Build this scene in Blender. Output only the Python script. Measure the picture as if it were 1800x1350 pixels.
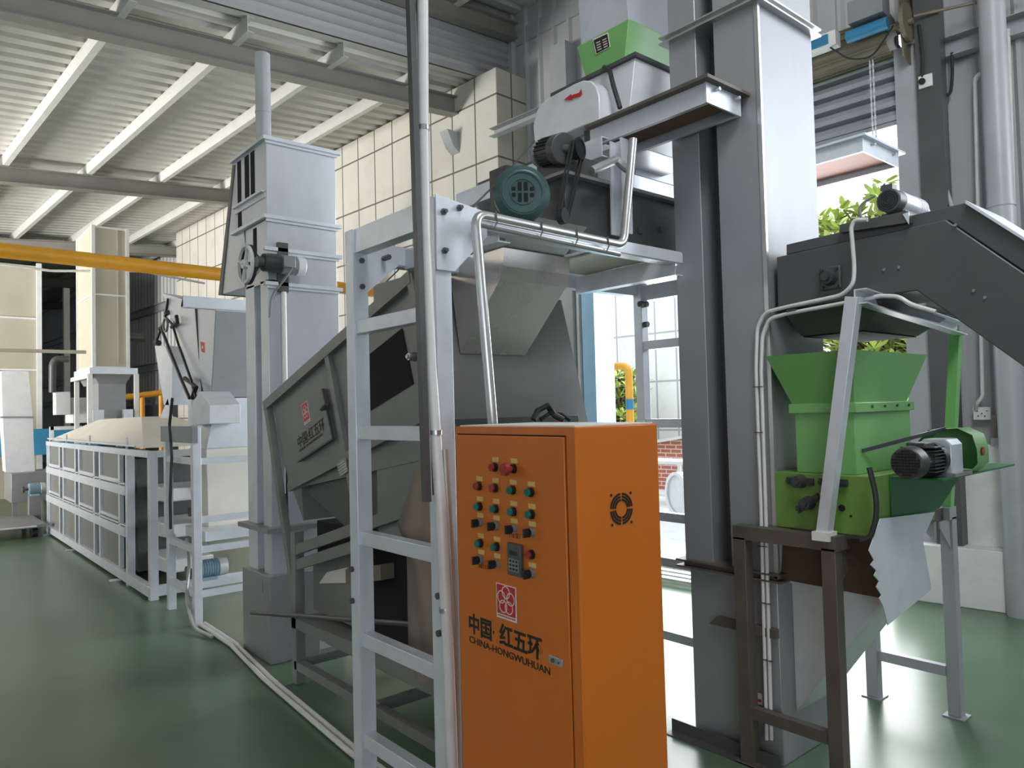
import bpy, bmesh, math, random
from mathutils import Vector, Matrix
random.seed(7)
for o in list(bpy.data.objects): bpy.data.objects.remove(o, do_unlink=True)
scene = bpy.context.scene
C = scene.collection
R = math.radians
# ------------------------------------------------------------------ camera
FPX, CZ = 1296.0, 1.6
CM = (Matrix.Rotation(R(-40.46), 3, 'Z') @ Matrix.Rotation(R(91.94), 3, 'X') @ Matrix.Rotation(R(-1.475), 3, 'Z'))
cam = bpy.data.cameras.new('camera'); camo = bpy.data.objects.new('camera', cam); C.objects.link(camo)
camo.matrix_world = Matrix.Translation((0, 0, CZ)) @ CM.to_4x4()
cam.sensor_width = 36; cam.lens = FPX / 1800 * 36; cam.clip_start = 0.05; cam.clip_end = 300
scene.camera = camo
# ------------------------------------------------------------------ world, daylight, added fill, exposure
w = bpy.data.worlds.new('world'); scene.world = w; w.use_nodes = True
bg = w.node_tree.nodes['Background']; bg.inputs[0].default_value = (0.86, 0.93, 1.0, 1); bg.inputs[1].default_value = 3.2
vs = scene.view_settings; vs.view_transform = 'Standard'; vs.look = 'None'; vs.exposure = 0.0; vs.gamma = 1; vs.use_curve_mapping = False
BA = R(3.45)
BF = Matrix.Rotation(BA, 4, 'Z')      # the building's own axes, turned a little from the machines'
def area(name, loc, direction, sx, sy, power, col=(0.9, 0.95, 1.0)):
    l = bpy.data.lights.new(name, 'AREA'); l.shape = 'RECTANGLE'; l.size = sx; l.size_y = sy; l.energy = power; l.color = col
    o = bpy.data.objects.new(name, l); C.objects.link(o)
    o.location = BF @ Vector(loc)
    o.rotation_euler = (BF.to_3x3() @ Vector(direction)).to_track_quat('-Z', 'Z').to_euler()
    return o
area('daylight_near_window', (6.9, -1.6, 3.9), (-1, 0.1, -0.15), 4.2, 2.0, 190, (0.88, 0.94, 1.0))
area('fill_under_roof', (1.9, -0.6, 5.9), (1, 0.35, -0.6), 3.0, 1.0, 190, (0.95, 0.97, 1.0))  # added fill lamp under the closed roof, brightens cabinet side and right wall
area('daylight_gate', (-4.0, -4.4, 2.6), (0, 1, 0.0), 6, 4.0, 14, (0.9, 0.95, 1.0))
sw = area('daylight_side_windows', (-7.9, 10.5, 3.2), (1, 0.35, 0.75), 11, 1.4, 3300, (1.0, 0.97, 0.92)); sw.data.spread = R(115)
area('daylight_roller_door', (7.6, 3.8, 2.1), (-1, 0, -0.05), 3.4, 3.8, 330, (0.95, 0.98, 1.0))
# ------------------------------------------------------------------ helpers
ORG = {}
def ray(x, y): return CM @ Vector(((x - 900) / FPX, -(y - 675) / FPX, -1))
def PX(x, y, v): r = ray(x, y); return Vector((0, 0, CZ)) + r * (v / r.x)      # a point of the photo on the plane X = v
def PY(x, y, v): r = ray(x, y); return Vector((0, 0, CZ)) + r * (v / r.y)
def PZ(x, y, v): r = ray(x, y); return Vector((0, 0, CZ)) + r * ((v - CZ) / r.z)
def V(*a): return Vector(a)
class MB:
    def __init__(s, T=None): s.v = []; s.f = []; s.T = T
    def add(s, vs_, fs):
        n = len(s.v)
        for p in vs_: s.v.append((s.T @ Vector(p)) if s.T else Vector(p))
        for f in fs: s.f.append(tuple(i + n for i in f))
        return s
    def box(s, x0, x1, y0, y1, z0, z1):
        return s.add([(x, y, z) for x in (x0, x1) for y in (y0, y1) for z in (z0, z1)],
                     [(0, 1, 3, 2), (4, 6, 7, 5), (0, 4, 5, 1), (2, 3, 7, 6), (0, 2, 6, 4), (1, 5, 7, 3)])
    def prism(s, pts, vec):
        vec = Vector(vec); n = len(pts); a = [Vector(p) for p in pts]
        return s.add(a + [p + vec for p in a], [tuple(range(n)), tuple(range(2 * n - 1, n - 1, -1))] + [(i, (i + 1) % n, (i + 1) % n + n, i + n) for i in range(n)])
    def loft(s, A, B, cap=True):
        n = len(A)
        return s.add(list(A) + list(B), ([tuple(range(n)), tuple(range(2 * n - 1, n - 1, -1))] if cap else []) + [(i, (i + 1) % n, (i + 1) % n + n, i + n) for i in range(n)])
    def sweep(s, prof, p, q, up=(0, 0, 1)):
        p, q = Vector(p), Vector(q); d = (q - p).normalized(); u = Vector(up)
        if abs(d.dot(u.normalized())) > .98: u = Vector((1, 0, 0)) if abs(d.x) < .9 else Vector((0, 1, 0))
        sx = d.cross(u).normalized(); sz = sx.cross(d).normalized()
        n = len(prof); a = [p + sx * x + sz * z for x, z in prof]; b = [q + sx * x + sz * z for x, z in prof]
        return s.add(a + b, [tuple(range(n)), tuple(range(2 * n - 1, n - 1, -1))] + [(i, (i + 1) % n, (i + 1) % n + n, i + n) for i in range(n)])
    def bar(s, p, q, w_, h_=None, up=(0, 0, 1)):
        h_ = h_ or w_; a, b = w_ / 2, h_ / 2
        return s.sweep([(-a, -b), (a, -b), (a, b), (-a, b)], p, q, up)
    def cyl(s, p, q, r, r2=None, n=20):
        r2 = r if r2 is None else r2
        p, q = Vector(p), Vector(q); d = (q - p).normalized(); u = Vector((0, 0, 1)) if abs(d.z) < .9 else Vector((1, 0, 0))
        a = d.cross(u).normalized(); b = a.cross(d)
        P = [p + (a * math.cos(t) + b * math.sin(t)) * r for t in [2 * math.pi * i / n for i in range(n)]]
        Q = [q + (a * math.cos(t) + b * math.sin(t)) * r2 for t in [2 * math.pi * i / n for i in range(n)]]
        return s.loft(P, Q)
    def ring(s, c, ax, ro, ri, t, n=28, a0=0, a1=360):
        c, d = Vector(c), Vector(ax).normalized(); u = Vector((0, 0, 1)) if abs(d.z) < .9 else Vector((1, 0, 0))
        a = d.cross(u).normalized(); b = a.cross(d); full = (a1 - a0 >= 360); m = n if full else n + 1
        vs_ = []
        for i in range(m):
            th = R(a0 + (a1 - a0) * i / n); e = a * math.cos(th) + b * math.sin(th)
            vs_ += [c + e * ri, c + e * ro, c + e * ro + d * t, c + e * ri + d * t]
        fs = []
        for i in range(n):
            j = (i + 1) % m
            for k in range(4): fs.append((i * 4 + k, i * 4 + (k + 1) % 4, j * 4 + (k + 1) % 4, j * 4 + k))
        if not full: fs += [(0, 1, 2, 3), tuple((m - 1) * 4 + k for k in (3, 2, 1, 0))]
        return s.add(vs_, fs)
    def tube(s, pts, r, n=10, fillet=0):
        pts = [Vector(p) for p in pts]
        if fillet:
            q = [pts[0]]
            for i in range(1, len(pts) - 1):
                a, b, c = pts[i - 1], pts[i], pts[i + 1]
                d = min(fillet, (a - b).length * .45, (c - b).length * .45)
                p0 = b + (a - b).normalized() * d; p1 = b + (c - b).normalized() * d
                for k in range(7):
                    t = k / 6; q.append(p0 * (1 - t) ** 2 + b * 2 * t * (1 - t) + p1 * t * t)
            q.append(pts[-1]); pts = q
        rings = []; prev = None
        for i, p in enumerate(pts):
            d = ((pts[min(i + 1, len(pts) - 1)] - p).normalized() + (p - pts[max(i - 1, 0)]).normalized()).normalized()
            if prev is None:
                u = Vector((0, 0, 1)) if abs(d.z) < .9 else Vector((1, 0, 0)); a = d.cross(u).normalized()
            else: a = (prev - d * prev.dot(d)).normalized()
            prev = a; b = a.cross(d)
            rings.append([p + (a * math.cos(2 * math.pi * k / n) + b * math.sin(2 * math.pi * k / n)) * r for k in range(n)])
        vs_ = [v for g in rings for v in g]; fs = [tuple(range(n)), tuple(range(len(vs_) - 1, len(vs_) - n - 1, -1))]
        for i in range(len(rings) - 1):
            for k in range(n): fs.append((i * n + k, i * n + (k + 1) % n, (i + 1) * n + (k + 1) % n, (i + 1) * n + k))
        return s.add(vs_, fs)
    def build(s, name, mat, parent=None, label=None, bevel=0, angle=35):
        me = bpy.data.meshes.new(name); o = bpy.data.objects.new(name, me); C.objects.link(o)
        if parent is not None: org = ORG[parent.name]; o.parent = parent
        else:
            zs = min(v.z for v in s.v); cx = sum(v.x for v in s.v) / len(s.v); cy = sum(v.y for v in s.v) / len(s.v)
            org = Vector((cx, cy, zs)); o.location = org
        ORG[o.name] = org
        me.from_pydata([tuple(v - org) for v in s.v], [], s.f)
        bm = bmesh.new(); bm.from_mesh(me); bmesh.ops.recalc_face_normals(bm, faces=bm.faces)
        for f in bm.faces: f.smooth = True
        bm.to_mesh(me); bm.free()
        me.set_sharp_from_angle(angle=R(angle))
        me.materials.append(mat)
        if bevel:
            m = o.modifiers.new('bevel', 'BEVEL'); m.width = bevel; m.segments = 2; m.limit_method = 'ANGLE'; m.angle_limit = R(40)
        if label: o['label'] = label
        return o
def thing(name, label, cat, loc, group=None):
    o = bpy.data.objects.new(name, None); C.objects.link(o); o.empty_display_size = .1
    o.location = loc; ORG[o.name] = Vector(loc); o['label'] = label; o['category'] = cat
    if group: o['group'] = group
    return o
def tag(o, label, cat, group=None, kind=None):
    o['label'] = label; o['category'] = cat
    if group: o['group'] = group
    if kind: o['kind'] = kind
    return o
def struct(o): o['kind'] = 'structure'; return o
def Lp(w_, t): return [(0, 0), (w_, 0), (w_, t), (t, t), (t, w_), (0, w_)]                       # angle iron
def Cp(w_, h_, t): a = h_ / 2; return [(0, -a), (w_, -a), (w_, -a + t), (t, -a + t), (t, a - t), (w_, a - t), (w_, a), (0, a)]  # channel
def Ip(w_, h_, t): a, b, c = h_ / 2, w_ / 2, t / 2; return [(-b, -a), (b, -a), (b, -a + t), (c, -a + t), (c, a - t), (b, a - t), (b, a), (-b, a), (-b, a - t), (-c, a - t), (-c, -a + t), (-b, -a + t)]
def text(body, name, mat, parent, origin, xd, yd, size, bold=0.0, ext=0.0008, sx=1.0):
    cu = bpy.data.curves.new(name, 'FONT'); cu.body = body; cu.size = size; cu.offset = bold; cu.extrude = ext; cu.resolution_u = 4
    tmp = bpy.data.objects.new('tmp_text', cu); C.objects.link(tmp)
    me = bpy.data.meshes.new_from_object(tmp.evaluated_get(bpy.context.evaluated_depsgraph_get()))
    bpy.data.objects.remove(tmp, do_unlink=True)
    xd, yd = Vector(xd).normalized(), Vector(yd).normalized(); zd = xd.cross(yd)
    M = Matrix((xd, yd, zd)).transposed().to_4x4(); M.translation = Vector(origin) - ORG[parent.name]
    me.transform(M @ Matrix.Scale(sx, 4, (1, 0, 0)))
    o = bpy.data.objects.new(name, me); C.objects.link(o); o.parent = parent; ORG[o.name] = ORG[parent.name]
    me.materials.clear(); me.materials.append(mat); return o
# ------------------------------------------------------------------ materials
def mat(name, col, rough=.5, metal=0, var=.08, scale=3, dirt=0, bump=0, coat=0, stretch=(1, 1, 1), rvar=.1, dirtcol=(.12, .09, .06)):
    m = bpy.data.materials.new(name); m.use_nodes = True; nt = m.node_tree; N = nt.nodes; L = nt.links
    b = N['Principled BSDF']; b.inputs['Metallic'].default_value = metal
    tc = N.new('ShaderNodeTexCoord'); mp = N.new('ShaderNodeMapping'); mp.inputs['Scale'].default_value = stretch; L.new(tc.outputs['Object'], mp.inputs[0])
    no = N.new('ShaderNodeTexNoise'); no.inputs['Scale'].default_value = scale; no.inputs['Detail'].default_value = 5; L.new(mp.outputs[0], no.inputs[0])
    cr = N.new('ShaderNodeValToRGB'); cr.color_ramp.elements[0].position = .3; cr.color_ramp.elements[1].position = .7
    cr.color_ramp.elements[0].color = tuple(c * (1 - var) for c in col) + (1,); cr.color_ramp.elements[1].color = tuple(min(1, c * (1 + var)) for c in col) + (1,)
    L.new(no.outputs[0], cr.inputs[0]); out = cr.outputs[0]
    if dirt:
        n2 = N.new('ShaderNodeTexNoise'); n2.inputs['Scale'].default_value = scale * 2.3; n2.inputs['Detail'].default_value = 8; L.new(mp.outputs[0], n2.inputs[0])
        c2 = N.new('ShaderNodeValToRGB'); c2.color_ramp.elements[0].position = .52; c2.color_ramp.elements[1].position = .75; L.new(n2.outputs[0], c2.inputs[0])
        mu = N.new('ShaderNodeMath'); mu.operation = 'MULTIPLY'; mu.inputs[1].default_value = dirt; L.new(c2.outputs[0], mu.inputs[0])
        mx = N.new('ShaderNodeMixRGB'); mx.inputs[2].default_value = dirtcol + (1,); L.new(mu.outputs[0], mx.inputs[0]); L.new(out, mx.inputs[1]); out = mx.outputs[0]
    L.new(out, b.inputs['Base Color'])
    mr = N.new('ShaderNodeMapRange'); mr.inputs[3].default_value = max(.03, rough - rvar / 2); mr.inputs[4].default_value = rough + rvar / 2
    L.new(no.outputs[0], mr.inputs[0]); L.new(mr.outputs[0], b.inputs['Roughness'])
    if coat: b.inputs['Coat Weight'].default_value = coat; b.inputs['Coat Roughness'].default_value = .15
    if bump:
        bp = N.new('ShaderNodeBump'); bp.inputs['Strength'].default_value = bump; bp.inputs['Distance'].default_value = .01
        L.new(no.outputs[0], bp.inputs['Height']); L.new(bp.outputs[0], b.inputs['Normal'])
    return m
M_ = {}
M_['silver'] = mat('silver_paint', (.66, .69, .75), .36, .3, .06, 4, .12, .05)
M_['galv'] = mat('galvanised_sheet', (.58, .60, .65), .34, .45, .07, 2.5, .08, .04, stretch=(1, 1, .4))
M_['stainless'] = mat('brushed_stainless', (.50, .50, .52), .33, .92, .03, 3, .04, 0, stretch=(2, 2, .5))
M_['elev'] = mat('elevator_sheet', (.38, .39, .41), .5, .6, .03, 3, .05, 0, stretch=(2, 2, .5))
M_['polish'] = mat('polished_stainless', (.60, .57, .55), .28, .6, .03, 2, .12, .0, dirtcol=(.3, .27, .25))
M_['grey'] = mat('grey_machine_paint', (.2, .2, .192), .42, .15, .07, 3, .15, .03)
M_['dark'] = mat('dark_grey_paint', (.085, .085, .088), .42, .2, .1, 3, .2, .05)
M_['mid'] = mat('mid_grey_paint', (.26, .265, .275), .42, .25, .08, 3, .15, .04)
M_['white'] = mat('white_paint', (.72, .72, .71), .4, 0, .05, 4, .1)
M_['guard'] = mat('pale_grey_enamel', (.68, .69, .72), .35, .1, .05, 4, .12)
M_['pvc'] = mat('pvc_pipe', (.66, .65, .64), .3, 0, .04, 5, .12)
M_['conduit'] = mat('aluminium_wrap_pipe', (.60, .60, .60), .3, .8, .06, 6, .1)
M_['orange'] = mat('orange_powder_coat', (.58, .145, .012), .36, 0, .04, 2, .04, .02)
M_['black'] = mat('black_plastic', (.012, .012, .013), .4)
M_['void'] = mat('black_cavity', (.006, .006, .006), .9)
M_['rubber'] = mat('black_rubber', (.02, .02, .021), .55)
M_['ink'] = mat('black_ink', (.01, .01, .01), .6)
M_['red'] = mat('red_enamel', (.52, .02, .025), .4)
M_['redbtn'] = mat('red_button', (.33, .03, .03), .3)
M_['grnbtn'] = mat('green_button', (.0, .16, .12), .3)
M_['brass'] = mat('yellow_label', (.62, .42, .13), .45)
M_['green'] = mat('green_machine_paint', (.17, .40, .13), .38, 0, .08, 2.5, .12, .03, dirtcol=(.1, .16, .05))
M_['olive'] = mat('green_paint_dusty', (.14, .27, .05), .42, 0, .08, 3, .3, .03, dirtcol=(.1, .11, .04))
M_['dgreen'] = mat('dark_green_paint', (.015, .13, .035), .4, 0, .1, 3)
M_['bgreen'] = mat('blue_green_motor_paint', (.035, .085, .08), .35, .1, .1, 5, .2)
M_['brown'] = mat('brown_primer', (.12, .1, .085), .5, .2, .12, 5, .4, .05, dirtcol=(.06, .04, .03))
M_['rust'] = mat('rusty_sheet', (.085, .05, .03), .6, .2, .25, 5, .5, .1, dirtcol=(.04, .02, .012))
M_['ply'] = mat('brown_plywood', (.18, .105, .06), .6, 0, .15, 3, .4, .05)
M_['pink'] = mat('pink_board', (.6, .28, .24), .6, 0, .08, 3, .2)
M_['yellow'] = mat('yellow_gas_pipe', (.72, .33, .02), .4, 0, .08, 3, .15)
M_['cream'] = mat('cream_panel', (.46, .425, .34), .5, 0, .05, 1.5, .12, dirtcol=(.3, .26, .2))
M_['hood'] = mat('cream_hood', (.68, .65, .58), .5, 0, .05, 1.5, .1)
M_['blue'] = mat('blue_paint', (.03, .2, .36), .45, 0, .1, 3, .2)
M_['sky'] = mat('light_blue_frame', (.4, .68, .96), .45)
M_['canvas'] = mat('dusty_canvas', (.2, .165, .125), .85, 0, .15, 3, .4, .3)
M_['lead'] = mat('leaf', (.5, .6, .16), .4, 0, .4, 2.2)
M_['bark'] = mat('bark', (.2, .15, .1), .8, 0, .2, 8)
M_['concrete'] = mat('pale_concrete', (.6, .6, .58), .7, 0, .06, 2, .2)
M_['column'] = mat('steel_column_paint', (.38, .39, .41), .45, .1, .06, 3, .1)
M_['purlin'] = mat('white_steel', (.55, .55, .53), .5, 0, .05, 4, .1)
M_['rafter'] = mat('grey_rafter_paint', (.24, .23, .21), .5, 0, .06, 3, .1)
M_['lcd'] = mat('lcd_green_black', (.02, .03, .025), .15)
M_['motor'] = mat('dark_motor_paint', (.05, .052, .055), .4, .2, .1, 5, .2)
M_['bluemotor'] = mat('pale_blue_motor_paint', (.28, .42, .52), .4, 0, .08, 5, .2)
M_['wallc'] = mat('grey_wall_sheet', (.42, .425, .44), .45, .1, .05, 1.2, .12, stretch=(1, 1, .3))
M_['roofc'] = mat('roof_sheet', (.56, .55, .52), .5, .1, .06, 1, .15)
M_['shutter'] = mat('shutter_slats', (.34, .36, .39), .4, .3, .05, 2, .1)
M_['roll'] = mat('olive_brown_steel', (.2, .17, .12), .5, .2, .1, 4, .3)
def tilemat(name, col, line, bw, bh, axis='YZ', ms=.012, rough=.5):
    m = mat(name, col, rough, 0, .05, 1.2, .12); nt = m.node_tree; N = nt.nodes; L = nt.links; b = N['Principled BSDF']
    src = b.inputs['Base Color'].links[0].from_socket
    tc = N.new('ShaderNodeTexCoord'); sp = N.new('ShaderNodeSeparateXYZ'); cb = N.new('ShaderNodeCombineXYZ'); L.new(tc.outputs['Object'], sp.inputs[0])
    L.new(sp.outputs[axis[0]], cb.inputs[0]); L.new(sp.outputs[axis[1]], cb.inputs[1])
    br = N.new('ShaderNodeTexBrick'); br.offset = 0; br.squash = 1; br.inputs['Scale'].default_value = 1; br.inputs['Brick Width'].default_value = bw; br.inputs['Row Height'].default_value = bh
    br.inputs['Mortar Size'].default_value = ms; br.inputs['Mortar Smooth'].default_value = 0; L.new(cb.outputs[0], br.inputs[0])
    mx = N.new('ShaderNodeMixRGB'); mx.inputs[2].default_value = line + (1,); L.new(br.outputs['Fac'], mx.inputs[0]); L.new(src, mx.inputs[1]); L.new(mx.outputs[0], b.inputs['Base Color'])
    return m, br
M_['tile'] = tilemat('cream_wall_panels', (.6, .58, .53), (.13, .12, .1), .46, .79)[0]
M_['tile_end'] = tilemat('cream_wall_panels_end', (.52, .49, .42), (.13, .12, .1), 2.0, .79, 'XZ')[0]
M_['yardtile'] = tilemat('white_yard_tiles', (.8, .8, .79), (.42, .43, .45), .55, 1.1, 'YZ', .022)[0]
def brickmat():
    m, br = tilemat('red_brick', (.42, .13, .08), (.6, .5, .45), .24, .08, 'YZ', .01, .8); br.offset = .5; return m
M_['brick'] = brickmat()
def floormat():
    m = mat('green_epoxy_floor', (.085, .148, .082), .28, 0, .1, .5, 0, .0, rvar=.03); N = m.node_tree.nodes; L = m.node_tree.links; b = N['Principled BSDF']
    src = b.inputs['Base Color'].links[0].from_socket; tc = N.new('ShaderNodeTexCoord')
    n = N.new('ShaderNodeTexNoise'); n.inputs['Scale'].default_value = 2.4; n.inputs['Detail'].default_value = 9; n.inputs['Roughness'].default_value = .65; L.new(tc.outputs['Object'], n.inputs[0])
    c = N.new('ShaderNodeValToRGB'); c.color_ramp.elements[0].position = .42; c.color_ramp.elements[1].position = .8; L.new(n.outputs[0], c.inputs[0])
    mu = N.new('ShaderNodeMath'); mu.operation = 'MULTIPLY'; mu.inputs[1].default_value = .2; L.new(c.outputs[0], mu.inputs[0])
    mx = N.new('ShaderNodeMixRGB'); mx.inputs[2].default_value = (.22, .27, .22, 1); L.new(mu.outputs[0], mx.inputs[0]); L.new(src, mx.inputs[1]); L.new(mx.outputs[0], b.inputs['Base Color'])
    bp = N.new('ShaderNodeBump'); bp.inputs['Strength'].default_value = .02; bp.inputs['Distance'].default_value = .01; L.new(n.outputs[0], bp.inputs['Height']); L.new(bp.outputs[0], b.inputs['Normal'])
    return m
M_['floor'] = floormat()
m_ = M_
# ================================================================== the building
WX = 6.75
struct(MB(BF).box(-8.2, WX + .1, -4.5, 46, -.15, 0).build('floor', m_['floor']))
def ribs(mb, a0, a1, z0, z1, X, step=.25, depth=.035, inward=-1):
    """wall sheet: ribs run vertically, profile along Y"""
    a = a0; P = []
    while a < a1 - 1e-6:
        b = min(a + step, a1); k = (b - a) / step
        P += [(X, a), (X, a + .13 * k * 1.0), (X + inward * depth, a + .16 * k), (X + inward * depth, a + .19 * k), (X, a + .22 * k)]; a = b
    P.append((X, a1)); P += [(X + .05, a1), (X + .05, a0)]
    mb.add([(x, y, z0) for x, y in P] + [(x, y, z1) for x, y in P], [(i, (i + 1) % len(P), (i + 1) % len(P) + len(P), i + len(P)) for i in range(len(P))])
    return mb
w_ = MB(BF); ribs(w_, -4.5, -3.7, 0, 6.9, WX); ribs(w_, -3.7, .6, 0, 2.9, WX); ribs(w_, -3.7, .6, 4.9, 6.9, WX); ribs(w_, .6, 1.93, 0, 6.9, WX); ribs(w_, 1.93, 5.66, 4.75, 6.9, WX); ribs(w_, 5.66, 46, 0, 7.0, WX); struct(w_.build('wall_right', m_['wallc'], angle=20))
struct(MB(BF).box(-8.3, -8.15, -4.5, 46, 0, 3.0).box(-8.3, -8.15, -4.5, 46, 3.4, 5.2).build('wall_left', m_['wallc']))
struct(MB(BF).box(-8.2, WX, 46, 46.1, 0, 6).build('wall_back', m_['wallc']))
struct(MB(BF).box(-1.0, WX, -4.6, -4.5, 0, 7).box(-8.2, -1.0, -4.6, -4.5, 3.0, 7).build('wall_front', m_['wallc']))
def lowz(x): return 5.35 + .085 * x
def hiz(x): return 6.22 + .085 * x
def roof(y0, y1, zf, name, step=.25, d=.04):
    mb = MB(BF); P = []; a = y0
    while a < y1 - 1e-6:
        P += [(a, 0), (a + .12, 0), (a + .15, d), (a + .21, d), (a + .24, 0)]; a += step
    P.append((y1, 0)); n = len(P); x0, x1 = -8.3, WX + .15
    mb.add([(x0, y, zf(x0) + z) for y, z in P] + [(x1, y, zf(x1) + z) for y, z in P], [(i, i + 1, i + 1 + n, i + n) for i in range(n - 1)])
    mb.box(x0, x1, y0, y1, zf(x1) + .25, zf(x1) + .3)
    return struct(mb.build(name, m_['roofc'], angle=20))
roof(6.98, 46, lowz, 'ceiling'); roof(-4.6, 6.98, hiz, 'ceiling_high_bay')
# stepped wall between the high and the low roof, sheets laid level
mb = MB(BF); x0, x1 = -8.2, WX
for k in range(8):
    t0, t1 = k / 8, (k + 1) / 8
    def zz(x, t): return lowz(x) + (hiz(x) - lowz(x)) * t
    tm = t0 + (t1 - t0) * .75
    mb.add([(x0, 6.95, zz(x0, t0)), (x1, 6.95, zz(x1, t0)), (x1, 6.95, zz(x1, tm)), (x0, 6.95, zz(x0, tm))], [(0, 1, 2, 3)])
    mb.add([(x0, 6.95, zz(x0, tm)), (x1, 6.95, zz(x1, tm)), (x1, 6.91, zz(x1, tm + .03)), (x0, 6.91, zz(x0, tm + .03))], [(0, 1, 2, 3)])
    mb.add([(x0, 6.91, zz(x0, tm + .03)), (x1, 6.91, zz(x1, tm + .03)), (x1, 6.95, zz(x1, t1)), (x0, 6.95, zz(x0, t1))], [(0, 1, 2, 3)])
struct(mb.build('wall_step', m_['wallc'], angle=15))
tn = 0
def trim(mb, mt): 
    global tn; tn += 1; return struct(mb.build('trim_%d' % tn, mt, angle=30))
# rafters (along B, rising to the right) and purlins on top of them
for yb in (7.4, 12.9, 18.4, 23.9, 29.4, 34.9):
    trim(MB(BF).sweep(Ip(.16, .24, .012), (-8.1, yb, 5.06 + .085 * -8.1), (6.55 if yb > 8 else 6.2, yb, 5.06 + .085 * 6.55)), m_['rafter'])
trim(MB(BF).sweep(Ip(.16, .22, .012), (-8.1, 6.78, 5.98 + .085 * -8.1), (6.74, 6.78, 5.98 + .085 * 6.74)), m_['rafter'])
for k in range(14):
    xb = 6.5 - 1.1 * k
    trim(MB(BF).sweep(Cp(.07, .16, .006), (xb, 7.02, 5.27 + .085 * xb), (xb, 45.8, 5.27 + .085 * xb)), m_['purlin'])
for k in range(7):
    xb = 5.7 - 1.1 * k
    trim(MB(BF).sweep(Cp(.07, .16, .006), (xb, -4.4, 6.13 + .085 * xb), (xb, 6.9, 6.13 + .085 * xb)), m_['purlin'])
trim(MB(BF).sweep(Cp(.08, .2, .006), (6.72, -4.4, 6.45), (6.72, 6.75, 6.45)), m_['column'])       # eaves channel
# girts
trim(MB(BF).sweep(Cp(-.1, .16, .006), (6.71, -4.4, 4.42), (6.71, 1.85, 4.42)), m_['column'])
trim(MB(BF).sweep(Cp(-.1, .14, .006), (6.71, 5.9, 2.54), (6.71, 6.6, 2.54)), m_['column'])
for z in (4.47, 2.95, 2.2): trim(MB(BF).sweep(Cp(-.1, .2, .006), (6.71, 17.6, z), (6.71, 45.8, z)), m_['column'])
# white plinth of the wall right of the door
trim(MB(BF).box(6.6, 6.72, .62, 1.9, 0, 1.23), m_['white']); trim(MB(BF).box(6.58, 6.72, .62, 1.55, 1.23, 1.28), m_['column']); 
trim(MB(BF).box(6.62, 6.72, .62, 1.55, 1.28, 1.46), m_['roll'])
# door jambs
trim(MB(BF).box(6.52, 6.74, 1.93, 2.1, 0, 4.5), m_['column']); trim(MB(BF).box(6.46, 6.6, 1.74, 1.92, 0, 6.6), m_['dark'])
trim(MB(BF).box(6.55, 6.74, 5.74, 6.0, 0, 6.0), m_['column']); trim(MB(BF).box(6.6, 6.72, 5.69, 5.73, 0, 4.5), m_['white'])
trim(MB(BF).box(6.62, 6.95, 5.46, 5.66, 0, 4.5).box(6.58, 6.62, 5.44, 5.47, 0, 4.5), m_['sky'])
# roller shutter over the door
sh = thing('roller_shutter', 'grey ribbed roller shutter half raised over the wide yard door', 'shutter', BF @ V(6.62, 3.8, 3.92))
mb = MB(BF); P = []; z = 3.93
while z < 4.7: P += [(6.67, z), (6.60, z + .012), (6.585, z + .05), (6.60, z + .09), (6.655, z + .115)]; z += .125
n = len(P); mb.add([(x, 2.08, z) for x, z in P] + [(x, 5.6, z) for x, z in P], [(i, i + 1, i + 1 + n, i + n) for i in range(n - 1)])
mb.box(6.6, 6.66, 2.08, 5.6, 3.9, 3.935); mb.build('slat_curtain', m_['shutter'], sh, angle=15)
mb = MB(BF).cyl((6.5, 2.1, 4.62), (6.5, 5.7, 4.62), .17, n=14)
for k in range(14): mb.bar((6.5 + .17 * math.cos(k * .45 - .2), 2.1, 4.62 + .17 * math.sin(k * .45 - .2)), (6.5 + .17 * math.cos(k * .45 - .2), 5.7, 4.62 + .17 * math.sin(k * .45 - .2)), .012)
mb.build('shutter_roll', m_['roll'], sh, angle=15)
mb = MB(BF).prism([(6.25, 1.98, 4.95), (6.7, 1.98, 5.0), (6.72, 1.98, 4.3), (6.35, 1.98, 4.35)], (0, -.012, 0)).ring((6.38, 1.96, 4.62), (0, -1, 0), .15, .03, .03); mb.cyl((6.38, 2.1, 4.62), (6.38, 1.9, 4.62), .025)
mb.build('sprocket_plate', m_['roll'], sh)
mo = MB(BF).box(6.16, 6.32, 2.05, 2.32, 4.68, 4.86).build('drive_box', m_['mid'], sh)
MB(BF).cyl((6.24, 2.04, 4.61), (6.24, 2.36, 4.61), .05, n=16).build('drive_motor', m_['blue'], sh, 'blue drive motor')
MB(BF).box(6.2, 6.3, 2.44, 2.78, 4.58, 4.7).build('control_housing', m_['white'], sh, 'white control housing with a blue label').parent
MB(BF).box(6.185, 6.2, 2.5, 2.7, 4.6, 4.68).build('blue_label', m_['blue'], sh)
mb = MB(BF)
for sgn in (-.012, .012):
    for k in range(26):
        z = 4.38 - k * .027; mb.bar((6.3, 2.2 + sgn, z), (6.3, 2.2 + sgn, z - .025), .014 if k % 2 else .006, .006 if k % 2 else .014, up=(1, 0, 0))
mb.build('pull_chain', m_['silver'], sh)
MB(BF).tube([(6.24, 2.5, 4.58), (6.24, 2.35, 4.42), (6.3, 2.2, 4.4), (6.3, 2.1, 4.5), (6.3, 2.02, 4.6)], .008, 6, .08).build('motor_cable', m_['rubber'], sh)
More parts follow.
